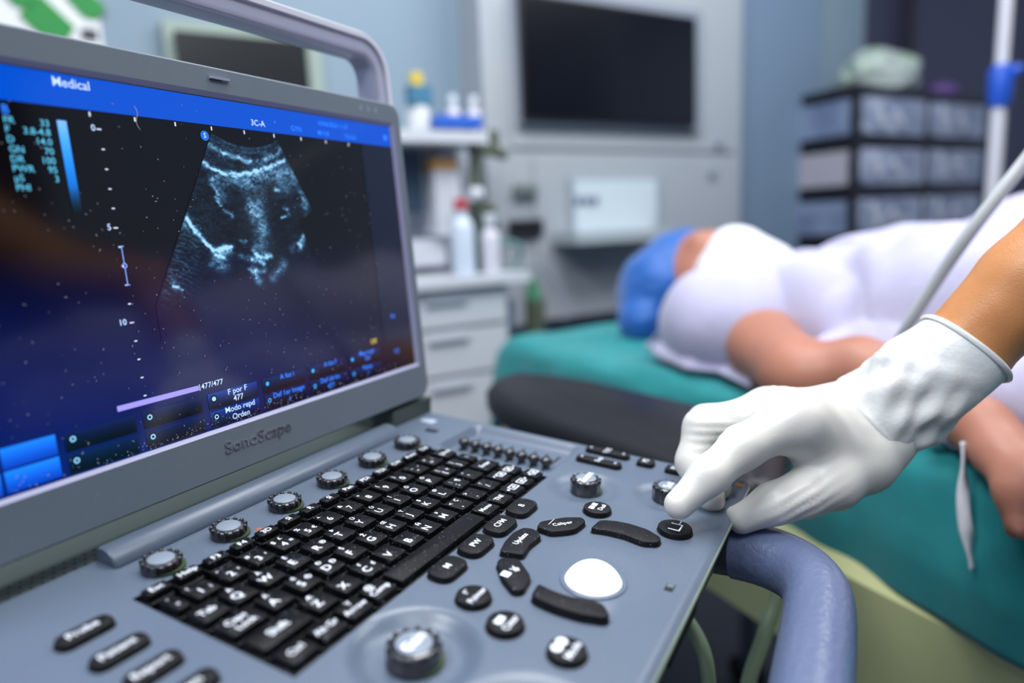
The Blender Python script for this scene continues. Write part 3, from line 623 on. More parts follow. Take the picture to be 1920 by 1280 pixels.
stext('Int', 15.68, 2.54, .012, .3, 1, fn=DST); stext('1/3', 15.66, .84, .012, .3, 1, fn=DST); stext('Off', 14.1, 1.57, .012, .3, 3, fn=DST)
tick_w, tick_b = emis('tick_white', '#222222', '#c8d4e8', 1), emis('tick_blue', '#1a1a30', '#7a96ee', 1)
def tick(*a):
    m_ = MB(); panel_q(m_, *a, .012); m_.build('scale_tick', tick_w, dsp, smooth=0, fix=False)
for k in range(9): tick(2.74 + k * 1.405, 10.27, 2.79 + k * 1.405, 10.4)
for k in range(15):
    t_ = 9.92 - k * .584; tick(2.95 if k % 5 else 2.9, t_ - .02, 3.04, t_ + .02)
mb = MB()
for a, b2, c_, d_ in ((2.95, 5.23, 3.12, 5.26), (2.95, 6.42, 3.12, 6.45), (3.03, 5.25, 3.06, 5.76), (3.03, 5.92, 3.06, 6.43)): panel_q(mb, a, b2, c_, d_, .012)
mb.loft([[DS(3.045 + q * math.cos(a), 5.84 + q * math.sin(a), .012) for a in np.linspace(0, 6.283, 21)[:-1]] for q in (.085, .05)], 0, False, False)
mb.build('focus_marker', tick_b, dsp, smooth=0, fix=False)
def vcol_mat(name, rough=.1):
    m = bpy.data.materials.new(name); m.use_nodes = True; nt = m.node_tree; b_ = nt.nodes['Principled BSDF']; a = nt.nodes.new('ShaderNodeVertexColor'); a.layer_name = 'Col'
    nt.links.new(a.outputs[0], b_.inputs['Emission Color']); b_.inputs['Emission Strength'].default_value = 1; b_.inputs['Base Color'].default_value = lin('#020204'); b_.inputs['Roughness'].default_value = rough; b_.inputs['Specular IOR Level'].default_value = .4; return m
vc = vcol_mat('scan_picture')
def vgrid(name, x0, x1, t0, t1, nx_, nt_, fn, n_=.008, parent=None):
    xs = np.linspace(x0, x1, nx_); ts = np.linspace(t0, t1, nt_); X, T = np.meshgrid(xs, ts); col, keep = fn(X, T)
    mb = MB(); V = [DS(x, t, n_) for t in ts for x in xs]; F_ = []
    for j in range(nt_ - 1):
        for i in range(nx_ - 1):
            if keep[j, i] and keep[j + 1, i + 1] and keep[j, i + 1] and keep[j + 1, i]: F_.append((j * nx_ + i, j * nx_ + i + 1, (j + 1) * nx_ + i + 1, (j + 1) * nx_ + i))
    mb.v = V; mb.f = F_; mb.m = [0] * len(F_)
    o = mb.build(name, vc, parent or dsp, smooth=0, fix=False); at_ = o.data.color_attributes.new('Col', 'FLOAT_COLOR', 'POINT')
    c4 = np.ones((nx_ * nt_, 4)); c4[:, :3] = col.reshape(-1, 3); at_.data.foreach_set('color', c4.ravel().astype(np.float32)); return o
def tolin(c): c = np.clip(c, 0, 1); return np.where(c <= .04045, c / 12.92, ((c + .055) / 1.055) ** 2.4)
def gbar(X, T):
    s_ = (T - 7.42) / 2.64; c_ = np.stack([.35 * s_ ** 3 + .12 * s_, .28 + .42 * s_, .35 + .75 * np.sqrt(s_)], -1) * np.clip(s_ * 3 + .1, 0, 1)[..., None]; return tolin(c_), np.ones_like(X, bool)
vgrid('grey_scale_bar', 1.79, 2.05, 7.42, 10.06, 3, 40, gbar)
def pbar(X, T): s_ = (X - 2.06) / 2.9; return tolin(np.stack([.58 + .0 * s_, .56 - .02 * s_, .93 + 0 * s_], -1)), np.ones_like(X, bool)
vgrid('progress_bar', 2.06, 4.92, 1.46, 1.63, 3, 3, pbar)
mb = MB(); panel_q(mb, 4.94, 1.44, 4.965, 1.66, .012); mb.build('progress_cursor', txt_w, dsp, smooth=0, fix=False)
def grad(c0, c1, t0, t1, x0=None, x1=None, fade=0):
    def fn(X, T):
        s_ = np.clip((T - t0) / (t1 - t0), 0, 1)[..., None]; c_ = np.array(c0) * (1 - s_) + np.array(c1) * s_
        return tolin(c_), np.ones_like(X, bool)
    return fn
for t0, t1 in ((.72, 1.3), (.07, .66)):
    for x0 in (-3.4, -1.2): vgrid('menu_field', x0, x0 + (2.1 if x0 < -2 else 1.4), t0, t1, 3, 8, grad((.03, .22, .68), (.10, .50, 1.0), t0, t1))
    for i, (x0, x1) in enumerate(((.42, 2.55), (2.8, 4.93), (5.2, 7.32), (7.58, 9.7), (9.96, 12.1), (12.34, 14.46))):
        br = 1.0 if i == 2 else (.55 if i in (0, 1) else .6)
        k_ = vgrid('menu_button', x0, x1, t0 - .04, t1 - .06, 3, 8, grad((.0, .02 * br, .10 * br), (.05 * br, .22 * br, .62 * br), t0, t1))
        cx, ct = x0 + .23, (t0 + t1) / 2 + .02; mb = MB()
        lit = (t0 > .5 and i >= 2)
        R1 = [DS(cx + .15 * math.cos(a), ct + .15 * math.sin(a), .010) for a in np.linspace(0, 6.283, 17)[:-1]]; mb.add(R1, [tuple(range(16))], 0)
        if lit: mb.add([DS(cx + .08 * math.cos(a), ct + .08 * math.sin(a), .012) for a in np.linspace(0, 6.283, 17)[:-1]], [tuple(range(16))], 1)
        else: mb.loft([[DS(cx + q * math.cos(a), ct + q * math.sin(a), .012) for a in np.linspace(0, 6.283, 17)[:-1]] for q in (.085, .05)], 1, False, False)
        kb = mb.build('indicator', [emis('indicator_dark', '#010208', '#020a22', 1), emis('indicator_cyan', '#102030', '#8fd4ff', 1) if i < 3 else emis('indicator_blue', '#102030', '#2fa4ff', 1)], dsp, smooth=0, fix=False)
vgrid('side_menu', 14.85, 16.98, 1.45, 10.42, 3, 30, grad((.03, .05, .14), (.06, .09, .16), 1.45, 10.4), .004)
# the scan sector
def pxy(px, py):                                  # measured spots of the scan, in sector sheet units
    return px, py
AC = (8.43, 12.93)
STR = [([(6.75, 9.81), (7.1, 9.59), (7.68, 9.44), (8.36, 9.31), (9.12, 9.41), (9.69, 9.59), (10.14, 9.86)], 0.054, 0.5), ([(6.39, 9.19), (6.8, 8.97), (7.23, 8.83), (7.84, 8.8), (8.51, 8.91), (9.21, 9.09), (10.14, 9.44)], 0.048, 0.85), ([(6.74, 8.65), (7.25, 8.55), (7.8, 8.57), (8.86, 8.78), (9.65, 8.94), (10.32, 9.02)], 0.153, 0.35), ([(6.74, 8.32), (6.8, 7.88), (6.99, 7.5), (7.33, 7.3)], 0.044, 0.6), ([(6.72, 8.54), (7.02, 8.0)], 0.109, 0.3), ([(5.38, 7.45), (5.63, 7.03), (5.87, 6.65), (6.13, 6.31), (6.49, 6.13), (7.1, 6.21)], 0.047, 0.85), ([(6.13, 6.31), (6.4, 6.02), (6.71, 5.89)], 0.049, 0.6), ([(6.31, 5.86), (6.65, 5.56)], 0.142, 0.38), ([(6.53, 6.01), (7.01, 6.04)], 0.088, 0.4), ([(5.27, 7.35), (5.37, 6.93)], 0.073, 0.35), ([(4.57, 5.03), (4.86, 4.89)], 0.026, 0.8), ([(4.39, 5.67), (4.69, 5.07)], 0.092, 0.25), ([(8.23, 7.78), (8.24, 7.44)], 0.127, 0.35), ([(8.58, 7.67), (8.63, 7.08), (8.62, 6.61), (8.35, 5.97)], 0.176, 0.36), ([(8.02, 5.99), (8.32, 5.79), (8.85, 5.76)], 0.052, 0.8), ([(7.94, 5.73), (8.43, 5.55)], 0.052, 0.8), ([(7.51, 6.36), (7.76, 6.35)], 0.045, 0.5), ([(7.46, 5.84), (7.87, 5.76)], 0.068, 0.3), ([(7.94, 5.34), (8.15, 4.85)], 0.093, 0.5), ([(7.79, 5.3), (8.46, 5.28)], 0.058, 0.5), ([(9.43, 5.48), (8.78, 4.92)], 0.11, 0.4), ([(10.83, 8.11), (10.97, 7.74)], 0.101, 0.55), ([(10.95, 6.85), (10.38, 6.11)], 0.083, 0.7), ([(9.81, 7.6), (10.0, 7.52)], 0.049, 0.5), ([(9.63, 7.23), (10.05, 7.33)], 0.03, 0.6), ([(9.41, 8.26), (9.66, 8.3)], 0.042, 0.5), ([(10.04, 8.41), (10.58, 8.67), (10.46, 8.91)], 0.159, 0.25), ([(10.96, 7.42), (11.04, 7.1)], 0.089, 0.3), ([(8.92, 3.97), (9.67, 4.01)], 0.036, 0.45), ([(9.93, 5.94), (10.22, 6.18)], 0.099, 0.2), ([(8.06, 8.41), (8.77, 8.31)], 0.149, 0.14), ([(8.52, 6.91), (8.17, 7.44)], 0.153, 0.16)]
def scan(X, T):
    R2 = np.hypot(X - AC[0], T - AC[1]); TH = np.arctan2(X - AC[0], AC[1] - T)
    I = np.zeros_like(X)
    g = np.random.default_rng(3)
    def smooth_noise(sx, sy, seed):
        g = np.random.default_rng(seed); h, w_ = X.shape; a = g.normal(size=(h // sy + 3, w_ // sx + 3)); yy = np.arange(h) / sy; xx = np.arange(w_) / sx
        y0 = yy.astype(int); x0 = xx.astype(int); fy = (yy - y0)[:, None]; fx = (xx - x0)[None]; fy = fy * fy * (3 - 2 * fy); fx = fx * fx * (3 - 2 * fx)
        return (a[y0][:, x0] * (1 - fy) * (1 - fx) + a[y0 + 1][:, x0] * fy * (1 - fx) + a[y0][:, x0 + 1] * (1 - fy) * fx + a[y0 + 1][:, x0 + 1] * fy * fx)
    n1 = smooth_noise(3, 2, 1); n2 = smooth_noise(9, 5, 2); n3 = smooth_noise(24, 14, 4)
    Xw = X + .04 * n2; Tw = T + .03 * smooth_noise(8, 8, 5)
    for pts, wd, am in STR:
        wd = wd * 1.25; am = am * 1.1
        D2 = np.full_like(X, 1e9)
        for (ax, ay), (bx, by) in zip(pts[:-1], pts[1:]):
            vx, vy = bx - ax, by - ay; L2 = vx * vx + vy * vy + 1e-9; h = np.clip(((Xw - ax) * vx + (Tw - ay) * vy) / L2, 0, 1)
            D2 = np.minimum(D2, (Xw - ax - h * vx) ** 2 + (Tw - ay - h * vy) ** 2)
        I = np.maximum(I, 0) + am * np.exp(-D2 / (2 * wd * wd)) * (1 - I * .5)
    I += .14 * np.exp(-((R2 - 3.16) / .05) ** 2) + .10 * np.exp(-((R2 - 3.32) / .04) ** 2) + .12 * np.clip((R2 - 3.1) / .1, 0, 1) * np.exp(-((R2 - 3.5) / .7) ** 2)
    I += .07 * np.exp(-((T - 8.0) / 2.0) ** 2) + .04 + .10 * np.exp(-((X - 9.6) / 1.0) ** 2 - ((T - 8.6) / .5) ** 2)
    lf = np.exp(-((TH + .46) / .1) ** 2) * np.clip((7.6 - T) / .6, 0, 1); I += .22 * lf * (.6 + .5 * np.sin(34 * (T + .55 * X) + 2 * n2))
    I *= np.clip(.86 + .26 * n1 + .20 * n2 + .08 * n3, .1, 2)
    I *= np.clip((T - 3.9) / 1.2, 0, 1)
    half = .5; keep = (R2 > 3.09) & (np.abs(TH) < half) & ((TH < .34) | (R2 < 6.2)) & (T > 3.3)
    edge = np.clip((half - np.abs(TH)) / .012, 0, 1); I *= edge
    sft = np.where(TH > 0, 1 - np.clip((R2 - 5.9) / .5, 0, 1) * np.clip((TH - .30) / .12, 0, 1), 1); I *= sft
    I = np.clip(I, 0, 1)
    c_ = np.stack([.62 * I ** 1.3, .84 * I ** 1.05, 1.0 * I ** .92], -1) * .95
    return tolin(c_) + navy_blend(X, T), keep
vgrid('ultrasound_scan', 3.85, 12.0, 3.3, 10.45, 290, 260, scan, .006)
mb = MB(); mb.add([DS(6.66 + .17 * math.cos(a), 10.06 + .17 * math.sin(a), .012) for a in np.linspace(0, 6.283, 21)[:-1]], [tuple(range(20))], 0); text(mb, 'S', 6.66, 10.06, .016, .24, 1, fn=DST)
mb.build('probe_mark', [emis('mark_blue', '#04101f', '#1a64c8', 1), txt_w], dsp, smooth=0, fix=False)
# specks of dust lying on the glass
mb = MB(); g = np.random.default_rng(11)
for k in range(620):
    x = g.uniform(-2, 15.5); t_ = g.beta(1.1, 1.3) * 11.2 if k < 420 else abs(g.normal(0, .16)) + .03
    s_ = g.uniform(.006, .019); a = g.uniform(0, 3.14); l_ = s_ * g.uniform(1, 2.8)
    mb.add([DS(x + l_ * math.cos(a), t_ + l_ * math.sin(a), .02), DS(x - s_ * math.sin(a), t_ + s_ * math.cos(a), .028), DS(x - l_ * math.cos(a), t_ - l_ * math.sin(a), .02), DS(x + s_ * math.sin(a), t_ - s_ * math.cos(a), .028)], [(0, 1, 2, 3)])
pts = [(4.2 + .06 * math.sin(k * .5) + .02 * k / 4, 10.75 - k * .055) for k in range(14)]
for a, b2 in zip(pts[:-1], pts[1:]): mb.add([DS(a[0], a[1], .02), DS(b2[0], b2[1], .02), DS(b2[0] + .02, b2[1], .02), DS(a[0] + .02, a[1], .02)], [(0, 1, 2, 3)])
tag(mb.build('dust', mat('dust_white', '#b9bcc8', .8), dsp, smooth=0, fix=False), kind='stuff')
# bezel furniture
mb = MB(); v, f_ = text_geo('SonoScape'); x0 = min(p[0] for p in v); s_ = 3.05 / (max(p[0] for p in v) - x0)
for n0, n1_ in ((.1, .135),):
    mb.add([DS(5.5 + (p[0] - x0) * s_, -.8 + p[1] * .62, n1_) for p in v], f_); mb.add([DS(5.5 + (p[0] - x0) * s_, -.8 + p[1] * .62, n0) for p in v], f_)
    ed = {}
    for q in f_:
        for a, b2 in zip(q, q[1:] + q[:1]): ed[(min(a, b2), max(a, b2))] = ed.get((min(a, b2), max(a, b2)), 0) + 1
    nv = len(v); mb.f += [(a, b2, b2 + nv, a + nv) for (a, b2), c_ in ed.items() if c_ == 1]; mb.m += [0] * (len(mb.f) - len(mb.m))
mb.build('maker_lettering', chrome, dsp, smooth=0)
mb = MB(); mb.loft([[DS(x, 12.05 + a, .1 + b2) for a, b2 in ((-.05, 0), (-.03, .10), (.04, .12), (.06, 0))] for x in (7.1, 7.9)]); mb.box(0, 0, 0, 1, 1, 1, 1, fn=lambda x, y, z: DS(7.12 + .5 * x, 11.98 + .05 * y, .08 + .05 * z)); mb.build('latch', [silver, dark], dsp, smooth=0)
mb = MB()
for k in range(3): mb.add([DS(14.9 + k * .5 + a, 12.0 + b2, .108) for a, b2 in ((0, -.12), (.2, -.12), (.2, .12), (0, .12))], [(0, 1, 2, 3)])
mb.build('status_icon', mat('icon_grey', '#8b97a6', .4), dsp, smooth=0, fix=False)
mb = MB(); mb.box(0, 0, 0, 1, 1, 1, fn=lambda x, y, z: DS(17.8 + .12 * x, 2.9 + .5 * y, -.6 + .3 * z)); mb.build('side_bumper', dark, dsp, smooth=0)
# --- carry handle, a rounded bar on the back of the display
path = [(17.42, 10.6), (17.42, 13.6)] + [(16.22 + 1.2 * math.cos(a), 13.85 + 1.2 * math.sin(a)) for a in np.linspace(.1, math.pi / 2, 9)] + [(-2.6, 15.05)] + [(-2.6 + 1.2 * math.cos(a), 13.85 + 1.2 * math.sin(a)) for a in np.linspace(math.pi / 2 + .1, math.pi, 8)] + [(-3.8, 10.6)]
mb = MB(); rings = []; P = [np.array(p) for p in path]
for i, p in enumerate(P):
    t_ = P[min(i + 1, len(P) - 1)] - P[max(i - 1, 0)]; t_ /= np.linalg.norm(t_); nrm = np.array((t_[1], -t_[0]))
    prof = rpoly([(-.47, -1.75), (.47, -1.75), (.47, -.45), (-.47, -.45)], [.4, .4, .2, .3], 5)
    rings.append([DS(p[0] + nrm[0] * q[0], p[1] + nrm[1] * q[0], q[1]) for q in prof])
mb.loft(rings); mb.build('carry_handle', silver, us, smooth=50)
mb = MB(); rings = []
for i, p in enumerate(P):
    t_ = P[min(i + 1, len(P) - 1)] - P[max(i - 1, 0)]; t_ /= np.linalg.norm(t_); nrm = np.array((t_[1], -t_[0]))
    rings.append([DS(p[0] + nrm[0] * q[0], p[1] + nrm[1] * q[0], q[1]) for q in ((.28, -.5), (.28, -.33), (.50, -.33), (.58, -.42), (.58, -.95), (.46, -.95))])
mb.loft(rings); mb.build('handle_rim', mat('white_rim_gloss', '#e6e8f2', .15, coat=.8), us, smooth=30)
# ================================================================== ORGANIC SHAPES: a blended field of tapered rods, meshed and pulled onto its surface
def field(P, segs, k):
    acc = np.zeros(len(P)); mn = np.full(len(P), 1e9); Ds = []
    for a, b_, ra, rb in segs:
        ab = b_ - a; L2 = ab @ ab + 1e-12; h = np.clip(((P - a) @ ab) / L2, 0, 1); d_ = np.linalg.norm(P - a - h[:, None] * ab, axis=1) - (ra + (rb - ra) * h)
        Ds.append(d_); mn = np.minimum(mn, d_)
    for d_ in Ds: acc += np.exp(np.clip(-(d_ - mn) / k, -60, 0))
    return mn - k * np.log(acc)
def organic(name, chains, k, voxel, mats, parent, grow=0, iters=4, disp=None, sub=0):
    segs = []
    for ch in chains:
        pts = [(np.array(c[0], float), c[1] + grow) for c in ch]
        if len(pts) == 1: pts = pts * 2
        for (a, ra), (b_, rb) in zip(pts[:-1], pts[1:]): segs.append((a, b_ + 1e-6, ra, rb))
    acc = MB()
    for a, b_, ra, rb in segs:
        bm = bmesh.new()
        bmesh.ops.create_icosphere(bm, subdivisions=2, radius=ra, matrix=Matrix.Translation(a))
        if np.linalg.norm(b_ - a) > 1e-4:
            bmesh.ops.create_icosphere(bm, subdivisions=2, radius=rb, matrix=Matrix.Translation(b_))
            pts_ = [v.co.copy() for v in bm.verts]; bm.free(); bm = bmesh.new()
            vs = [bm.verts.new(p) for p in pts_]; bmesh.ops.convex_hull(bm, input=vs)
            bmesh.ops.delete(bm, geom=[v for v in bm.verts if not v.link_faces], context='VERTS')
        bm.verts.index_update(); acc.add([tuple(v.co) for v in bm.verts], [tuple(v.index for v in f_.verts) for f_ in bm.faces]); bm.free()
    bm = bmesh.new(); t_me = bpy.data.meshes.new('t'); t_me.from_pydata(acc.v, [], acc.f); bm.from_mesh(t_me); bpy.data.meshes.remove(t_me); bmesh.ops.recalc_face_normals(bm, faces=bm.faces[:])
    me = bpy.data.meshes.new(name); bm.to_mesh(me); bm.free(); o = bpy.data.objects.new(name, me); C.objects.link(o)
    md = o.modifiers.new('r', 'REMESH'); md.mode = 'VOXEL'; md.voxel_size = voxel
    m2 = o.modifiers.new('s', 'SMOOTH'); m2.iterations = 4; m2.factor = .5
    dg = bpy.context.evaluated_depsgraph_get(); dg.update(); ev = bpy.data.meshes.new_from_object(o.evaluated_get(dg)); bpy.data.objects.remove(o); bpy.data.meshes.remove(me)
    n = len(ev.vertices); P = np.empty(n * 3); ev.vertices.foreach_get('co', P); P = P.reshape(-1, 3); e = voxel * .2
    for _ in range(iters):
        f0 = field(P, segs, k); G = np.stack([(field(P + dv, segs, k) - f0) / e for dv in np.eye(3) * e], 1); G /= np.linalg.norm(G, axis=1, keepdims=True) + 1e-9
        P = P - G * np.clip(f0, -voxel * 2, voxel * 2)[:, None]
    if disp is not None: P = P + G * disp(P)[:, None]
    ev.vertices.foreach_set('co', P.ravel()); ev.materials.clear()
    for m in (mats if isinstance(mats, (list, tuple)) else [mats]): ev.materials.append(m)
    ev.polygons.foreach_set('use_smooth', [True] * len(ev.polygons)); ev.update(); ev.name = name
    o = bpy.data.objects.new(name, ev); C.objects.link(o)
    if parent: wchild(o, parent)
    return o
def sn(P, K, ph): return sum(np.sin(P @ K[i] + ph[i]) for i in range(len(ph))) / len(ph)
def waves(seed, sc_, n=8):
    g = np.random.default_rng(seed); return g.normal(size=(n, 3)) * sc_, g.uniform(0, 6.3, n)
skin = mat('operator_skin', '#cd8d58', .42, noise=(60, '#bd7c48', .5), bump=(900, .35, .0006), sss=.15)
skin2 = mat('patient_skin', '#b57a64', .5, noise=(14, '#a06a55', .6), sss=.15)
latex = mat('white_latex', '#dfddd6', .42, noise=(30, '#d6d6ce', .5), bump=(500, .15, .0006), sss=.25, coat=.1)
latex_t = mat('thin_white_latex', '#e0e1de', .4, noise=(40, '#cfd4d4', .8), bump=(300, .3, .001), sss=.2, coat=.1)
lilac = mat('lilac_scrubs', '#a9a0cc', .8, bump=(80, .3, .002))

# ================================================================== THE OPERATOR
A = at
op = thing('person', 'person pressing a button, bare forearm and white latex glove reaching in from the right', 'person', (.05, -.8, 0))
mm_ = .001
hand = {
 'index': [(A(1500, 792, .428), 15.5 * mm_), (A(1478, 793, .424), 14.5 * mm_), (A(1392, 838, .410), 11.8 * mm_), (A(1330, 891, .400), 9.9 * mm_), (A(1273, 946, .394), 8.4 * mm_)],
 'middle': [(A(1480, 778, .446), 14.5 * mm_), (A(1452, 777, .446), 13.5 * mm_), (A(1316, 801, .452), 10.8 * mm_), (A(1299, 866, .446), 9.6 * mm_), (A(1322, 920, .432), 8 * mm_)],
 'ring': [(A(1468, 772, .464), 13.5 * mm_), (A(1440, 772, .466), 12.5 * mm_), (A(1322, 790, .474), 10 * mm_), (A(1318, 860, .464), 8.8 * mm_), (A(1332, 935, .428), 7.2 * mm_)],
 'little': [(A(1460, 772, .482), 12 * mm_), (A(1432, 774, .484), 11 * mm_), (A(1350, 800, .488), 9 * mm_), (A(1342, 862, .476), 8.2 * mm_), (A(1350, 915, .447), 7.2 * mm_)],
 'thumb': [(A(1612, 862, .442), 19 * mm_), (A(1560, 902, .428), 15 * mm_), (A(1508, 926, .421), 12.6 * mm_), (A(1450, 944, .419), 11 * mm_), (A(1390, 974, .421), 8.8 * mm_)],
}
wr1, wr2 = (A(1598, 772, .460), 17.5 * mm_), (A(1640, 832, .450), 17.5 * mm_)
palm = [[wr1, hand['index'][0]], [wr1, hand['middle'][0]], [wr1, hand['ring'][0]], [wr2, hand['little'][0]], [wr2, hand['index'][0]], [wr2, hand['thumb'][0]], [hand['thumb'][1], (A(1540, 850, .434), 15 * mm_), hand['index'][0]], [hand['thumb'][0], hand['index'][0]],
        [hand['index'][1], hand['middle'][1], hand['ring'][1], hand['little'][1]]]
elb = np.array((.338, -.50, 1.18))
armc = [wr1, (A(1700, 712, .452), 20 * mm_), (A(1800, 650, .447), 22 * mm_), (A(1860, 599, .441), 25 * mm_), (A(1930, 533, .433), 29 * mm_), (A(2080, 398, .415), 32 * mm_), (elb, 38 * mm_)]
armd = [wr2, (A(1730, 745, .449), 18 * mm_), (A(1820, 675, .444), 20 * mm_)]
sh_ = np.array((.24, -.76, 1.38)); shc = np.array((.07, -.80, 1.40)); sh2 = np.array((-.11, -.80, 1.38)); V3 = lambda *a: np.array(a, float)
torso_c = [[(sh_, .06), (shc, .07), (sh2, .06)], [(shc, .085), (V3(.07, -.82, 1.15), .13), (V3(.07, -.83, .95), .14)]]
legs_c = [[(V3(-.02, -.83, .9), .09), (V3(-.03, -.83, .48), .06), (V3(-.03, -.86, .08), .042), (V3(-.03, -.74, .035), .033)], [(V3(.15, -.83, .9), .09), (V3(.15, -.83, .48), .06), (V3(.15, -.86, .08), .042), (V3(.15, -.74, .035), .033)]]
body_c = [armc, armd, [(elb, .038), (sh_, .052)]] + torso_c + legs_c + [[(shc, .055), (V3(.07, -.79, 1.53), .052), (V3(.07, -.77, 1.63), .088)], [(V3(.08, -.74, 1.58), .06), (V3(.085, -.72, 1.56), .045)], [(V3(.085, -.68, 1.60), .012), (V3(.085, -.69, 1.62), .01)],
          [(sh2, .055), (V3(-.2, -.84, 1.12), .043), (V3(-.19, -.80, .88), .032), (V3(-.19, -.78, .8), .026)]]
inner = [[(p, r_ * .8) for p, r_ in ch] for ch in list(hand.values()) + palm]
organic('body', inner + body_c, .004, .005, skin, op, iters=4)
organic('scrubs', torso_c + [[(sh_ * .75 + elb * .25, .062), (sh_, .06)], [(sh2, .062), (V3(-.15, -.82, 1.26), .056)]] + [l[:3] for l in legs_c], .012, .012, mat('dark_navy_scrubs', '#2c3048', .8), op, grow=.012)
organic('hair', [[(V3(.07, -.795, 1.65), .092)]], .01, .008, mat('dark_hair', '#1c1614', .6), op)
def latexw(P):
    K, ph = waves(5, 90, 9); K2, p2 = waves(8, 220, 6)
    base = .0005 * sn(P, K, ph) + .00025 * sn(P, K2, p2)
    def ridge(c, ax, sp, amp, rad, wd=.0012):       # a local fan of creases
        c = np.array(c); q = P - c; d_ = np.linalg.norm(q, axis=1); t = q @ (np.array(ax) / np.linalg.norm(ax)); return amp * np.exp(-(d_ / rad) ** 2) * np.cos(t / sp * 2 * math.pi)
    ax = A(1400, 760, .44) - A(1330, 800, .44)
    base += ridge(A(1345, 812, .43), A(1345, 860, .43) - A(1345, 812, .43), .0055, .0009, .013)
    base += ridge(A(1570, 790, .42), A(1600, 760, .43) - A(1570, 790, .42), .016, .00035, .02)
    base += ridge(A(1500, 935, .41), A(1520, 970, .41) - A(1500, 935, .41), .006, .0005, .02)
    base += ridge(A(1440, 735, .45), ax, .005, .0006, .012)
    return base
glove = organic('glove', list(hand.values()) + palm + [[wr1, (A(1665, 735, .455), 20 * mm_)], [wr2, (A(1695, 790, .449), 18 * mm_)]], .0032, .0016, latex, op, iters=5, disp=latexw)
# the loose cuff round the wrist, with folds, a seam band and a rolled rim
ax0, ax1 = A(1612, 800, .4535), A(1806, 655, .4455)
axis = (ax1 - ax0) / np.linalg.norm(ax1 - ax0); L_ = np.linalg.norm(ax1 - ax0)
toward = CAMP - ax0; e1 = toward - axis * (toward @ axis); e1 /= np.linalg.norm(e1); e2 = np.cross(axis, e1)
def cuff(s_, th):
    base = np.interp(s_, [0, .06, .2, .5, .8, 1, 1.04], [.0285, .0295, .0300, .0305, .0292, .0288, .0290])
    fl = .0027 * math.exp(-((s_ - .35) / .28) ** 2) * (math.sin(3 * th + 6 * s_ + .6) + .6 * math.sin(7 * th - 9 * s_) + .35 * math.sin(13 * th + 14 * s_))
    fl += .0007 * math.sin(4 * th + 11 * s_) * (1 - abs(s_ - .5)) + .0015 * max(0, math.sin(th * 2 - s_ * 9 + 1.2)) ** 3 * (s_ < .9) * math.sin(min(1, max(0, s_ / .9)) * math.pi)
    ridge_ = .0016 * math.exp(-((s_ - .03) / .018) ** 2)
    rr_ = base + fl * min(1, s_ * 6) + ridge_
    fla = 1 - .12 * abs(math.cos(th))
    c_ = ax0 + axis * (s_ * L_ + .004 * math.sin(th - .4) * min(1, s_)) 
    return c_ + rr_ * (fla * math.cos(th) * e1 + 1.04 * math.sin(th) * e2)
ss = list(np.linspace(0, 1, 64)); mb = MB(); TH_ = np.linspace(0, 2 * math.pi, 97)[:-1]
rings = [[cuff(s_, t) for t in TH_] for s_ in ss]
end = rings[-1]; cen = ax0 + axis * L_
roll = []
for a, (o1, o2) in enumerate(((.0016, .0020), (.0030, .0), (.0018, -.0016), (-.0004, -.0012), (-.001, .0))): roll.append([cen + (p - cen) * (1 + (o1 - .0006) / .03) + axis * (.001 - o2) for p in end])
innr = [[cen + (p - cen) * .94 + axis * -.012 * k for p in end] for k in (0, 1)]
mb.loft(rings + roll + innr, 0, False, False)
cf = mb.build('cuff', latex_t, None, smooth=80); wchild(cf, op)

# ================================================================== THE BED
HC = atz(930, 640, .93)[:2]
def BD(s_, w_, z): p = HC + WN * s_ + WD * w_; return np.array([p[0], p[1], z])
bed = thing('hospital_bed', 'hospital bed with a cream side board under the green sheet', 'bed', BD(.9, .33, 0))
def nearw(s_): return -.008 - .13 * max(s_ - .72, -.12)
cream = mat('cream_bed_paint', '#c4c893', .4, noise=(4, '#b4b985', .5))
mb = MB(); mb.loft([[BD(s_, nearw(s_) + a, z) for a, z in ((.0, .655), (-.012, .665), (-.014, .785), (0, .80), (.05, .80), (.05, .655))] for s_ in (.02, .5, 1.0, 1.4, 1.85)]); wchild(mb.build('side_board', cream, smooth=30), bed)
mb = MB(); mb.box(.03, .06, .66, 1.85, .68, .79, fn=BD); wchild(mb.build('bed_deck', cream, smooth=0), bed)
mb = MB(); mb.box(.03, .05, .79, 1.85, .66, .915, fn=BD); wchild(mb.build('mattress', mat('mattress_navy', '#2b3554', .6), smooth=0), bed)
for s_, w_ in ((.15, .12), (.15, .58), (1.7, .12), (1.7, .58)):
    mb = MB(); mb.tube([BD(s_, w_, .66), BD(s_, w_, .06)], .02, 12); l_ = wchild(mb.build('leg', mat('bed_metal', '#6d7480', .35, metal=.6)), bed)
    mb = MB(); mb.tube([BD(s_, w_ - .018, .045), BD(s_, w_ + .018, .045)], .045, 18); mb.build('caster', dark, l_)
teal = mat('green_surgical_cloth', '#068487', .75, noise=(30, '#06797c', .6), bump=(700, .25, .0006), sheen=.2)
K_, ph_ = waves(21, 14, 8)
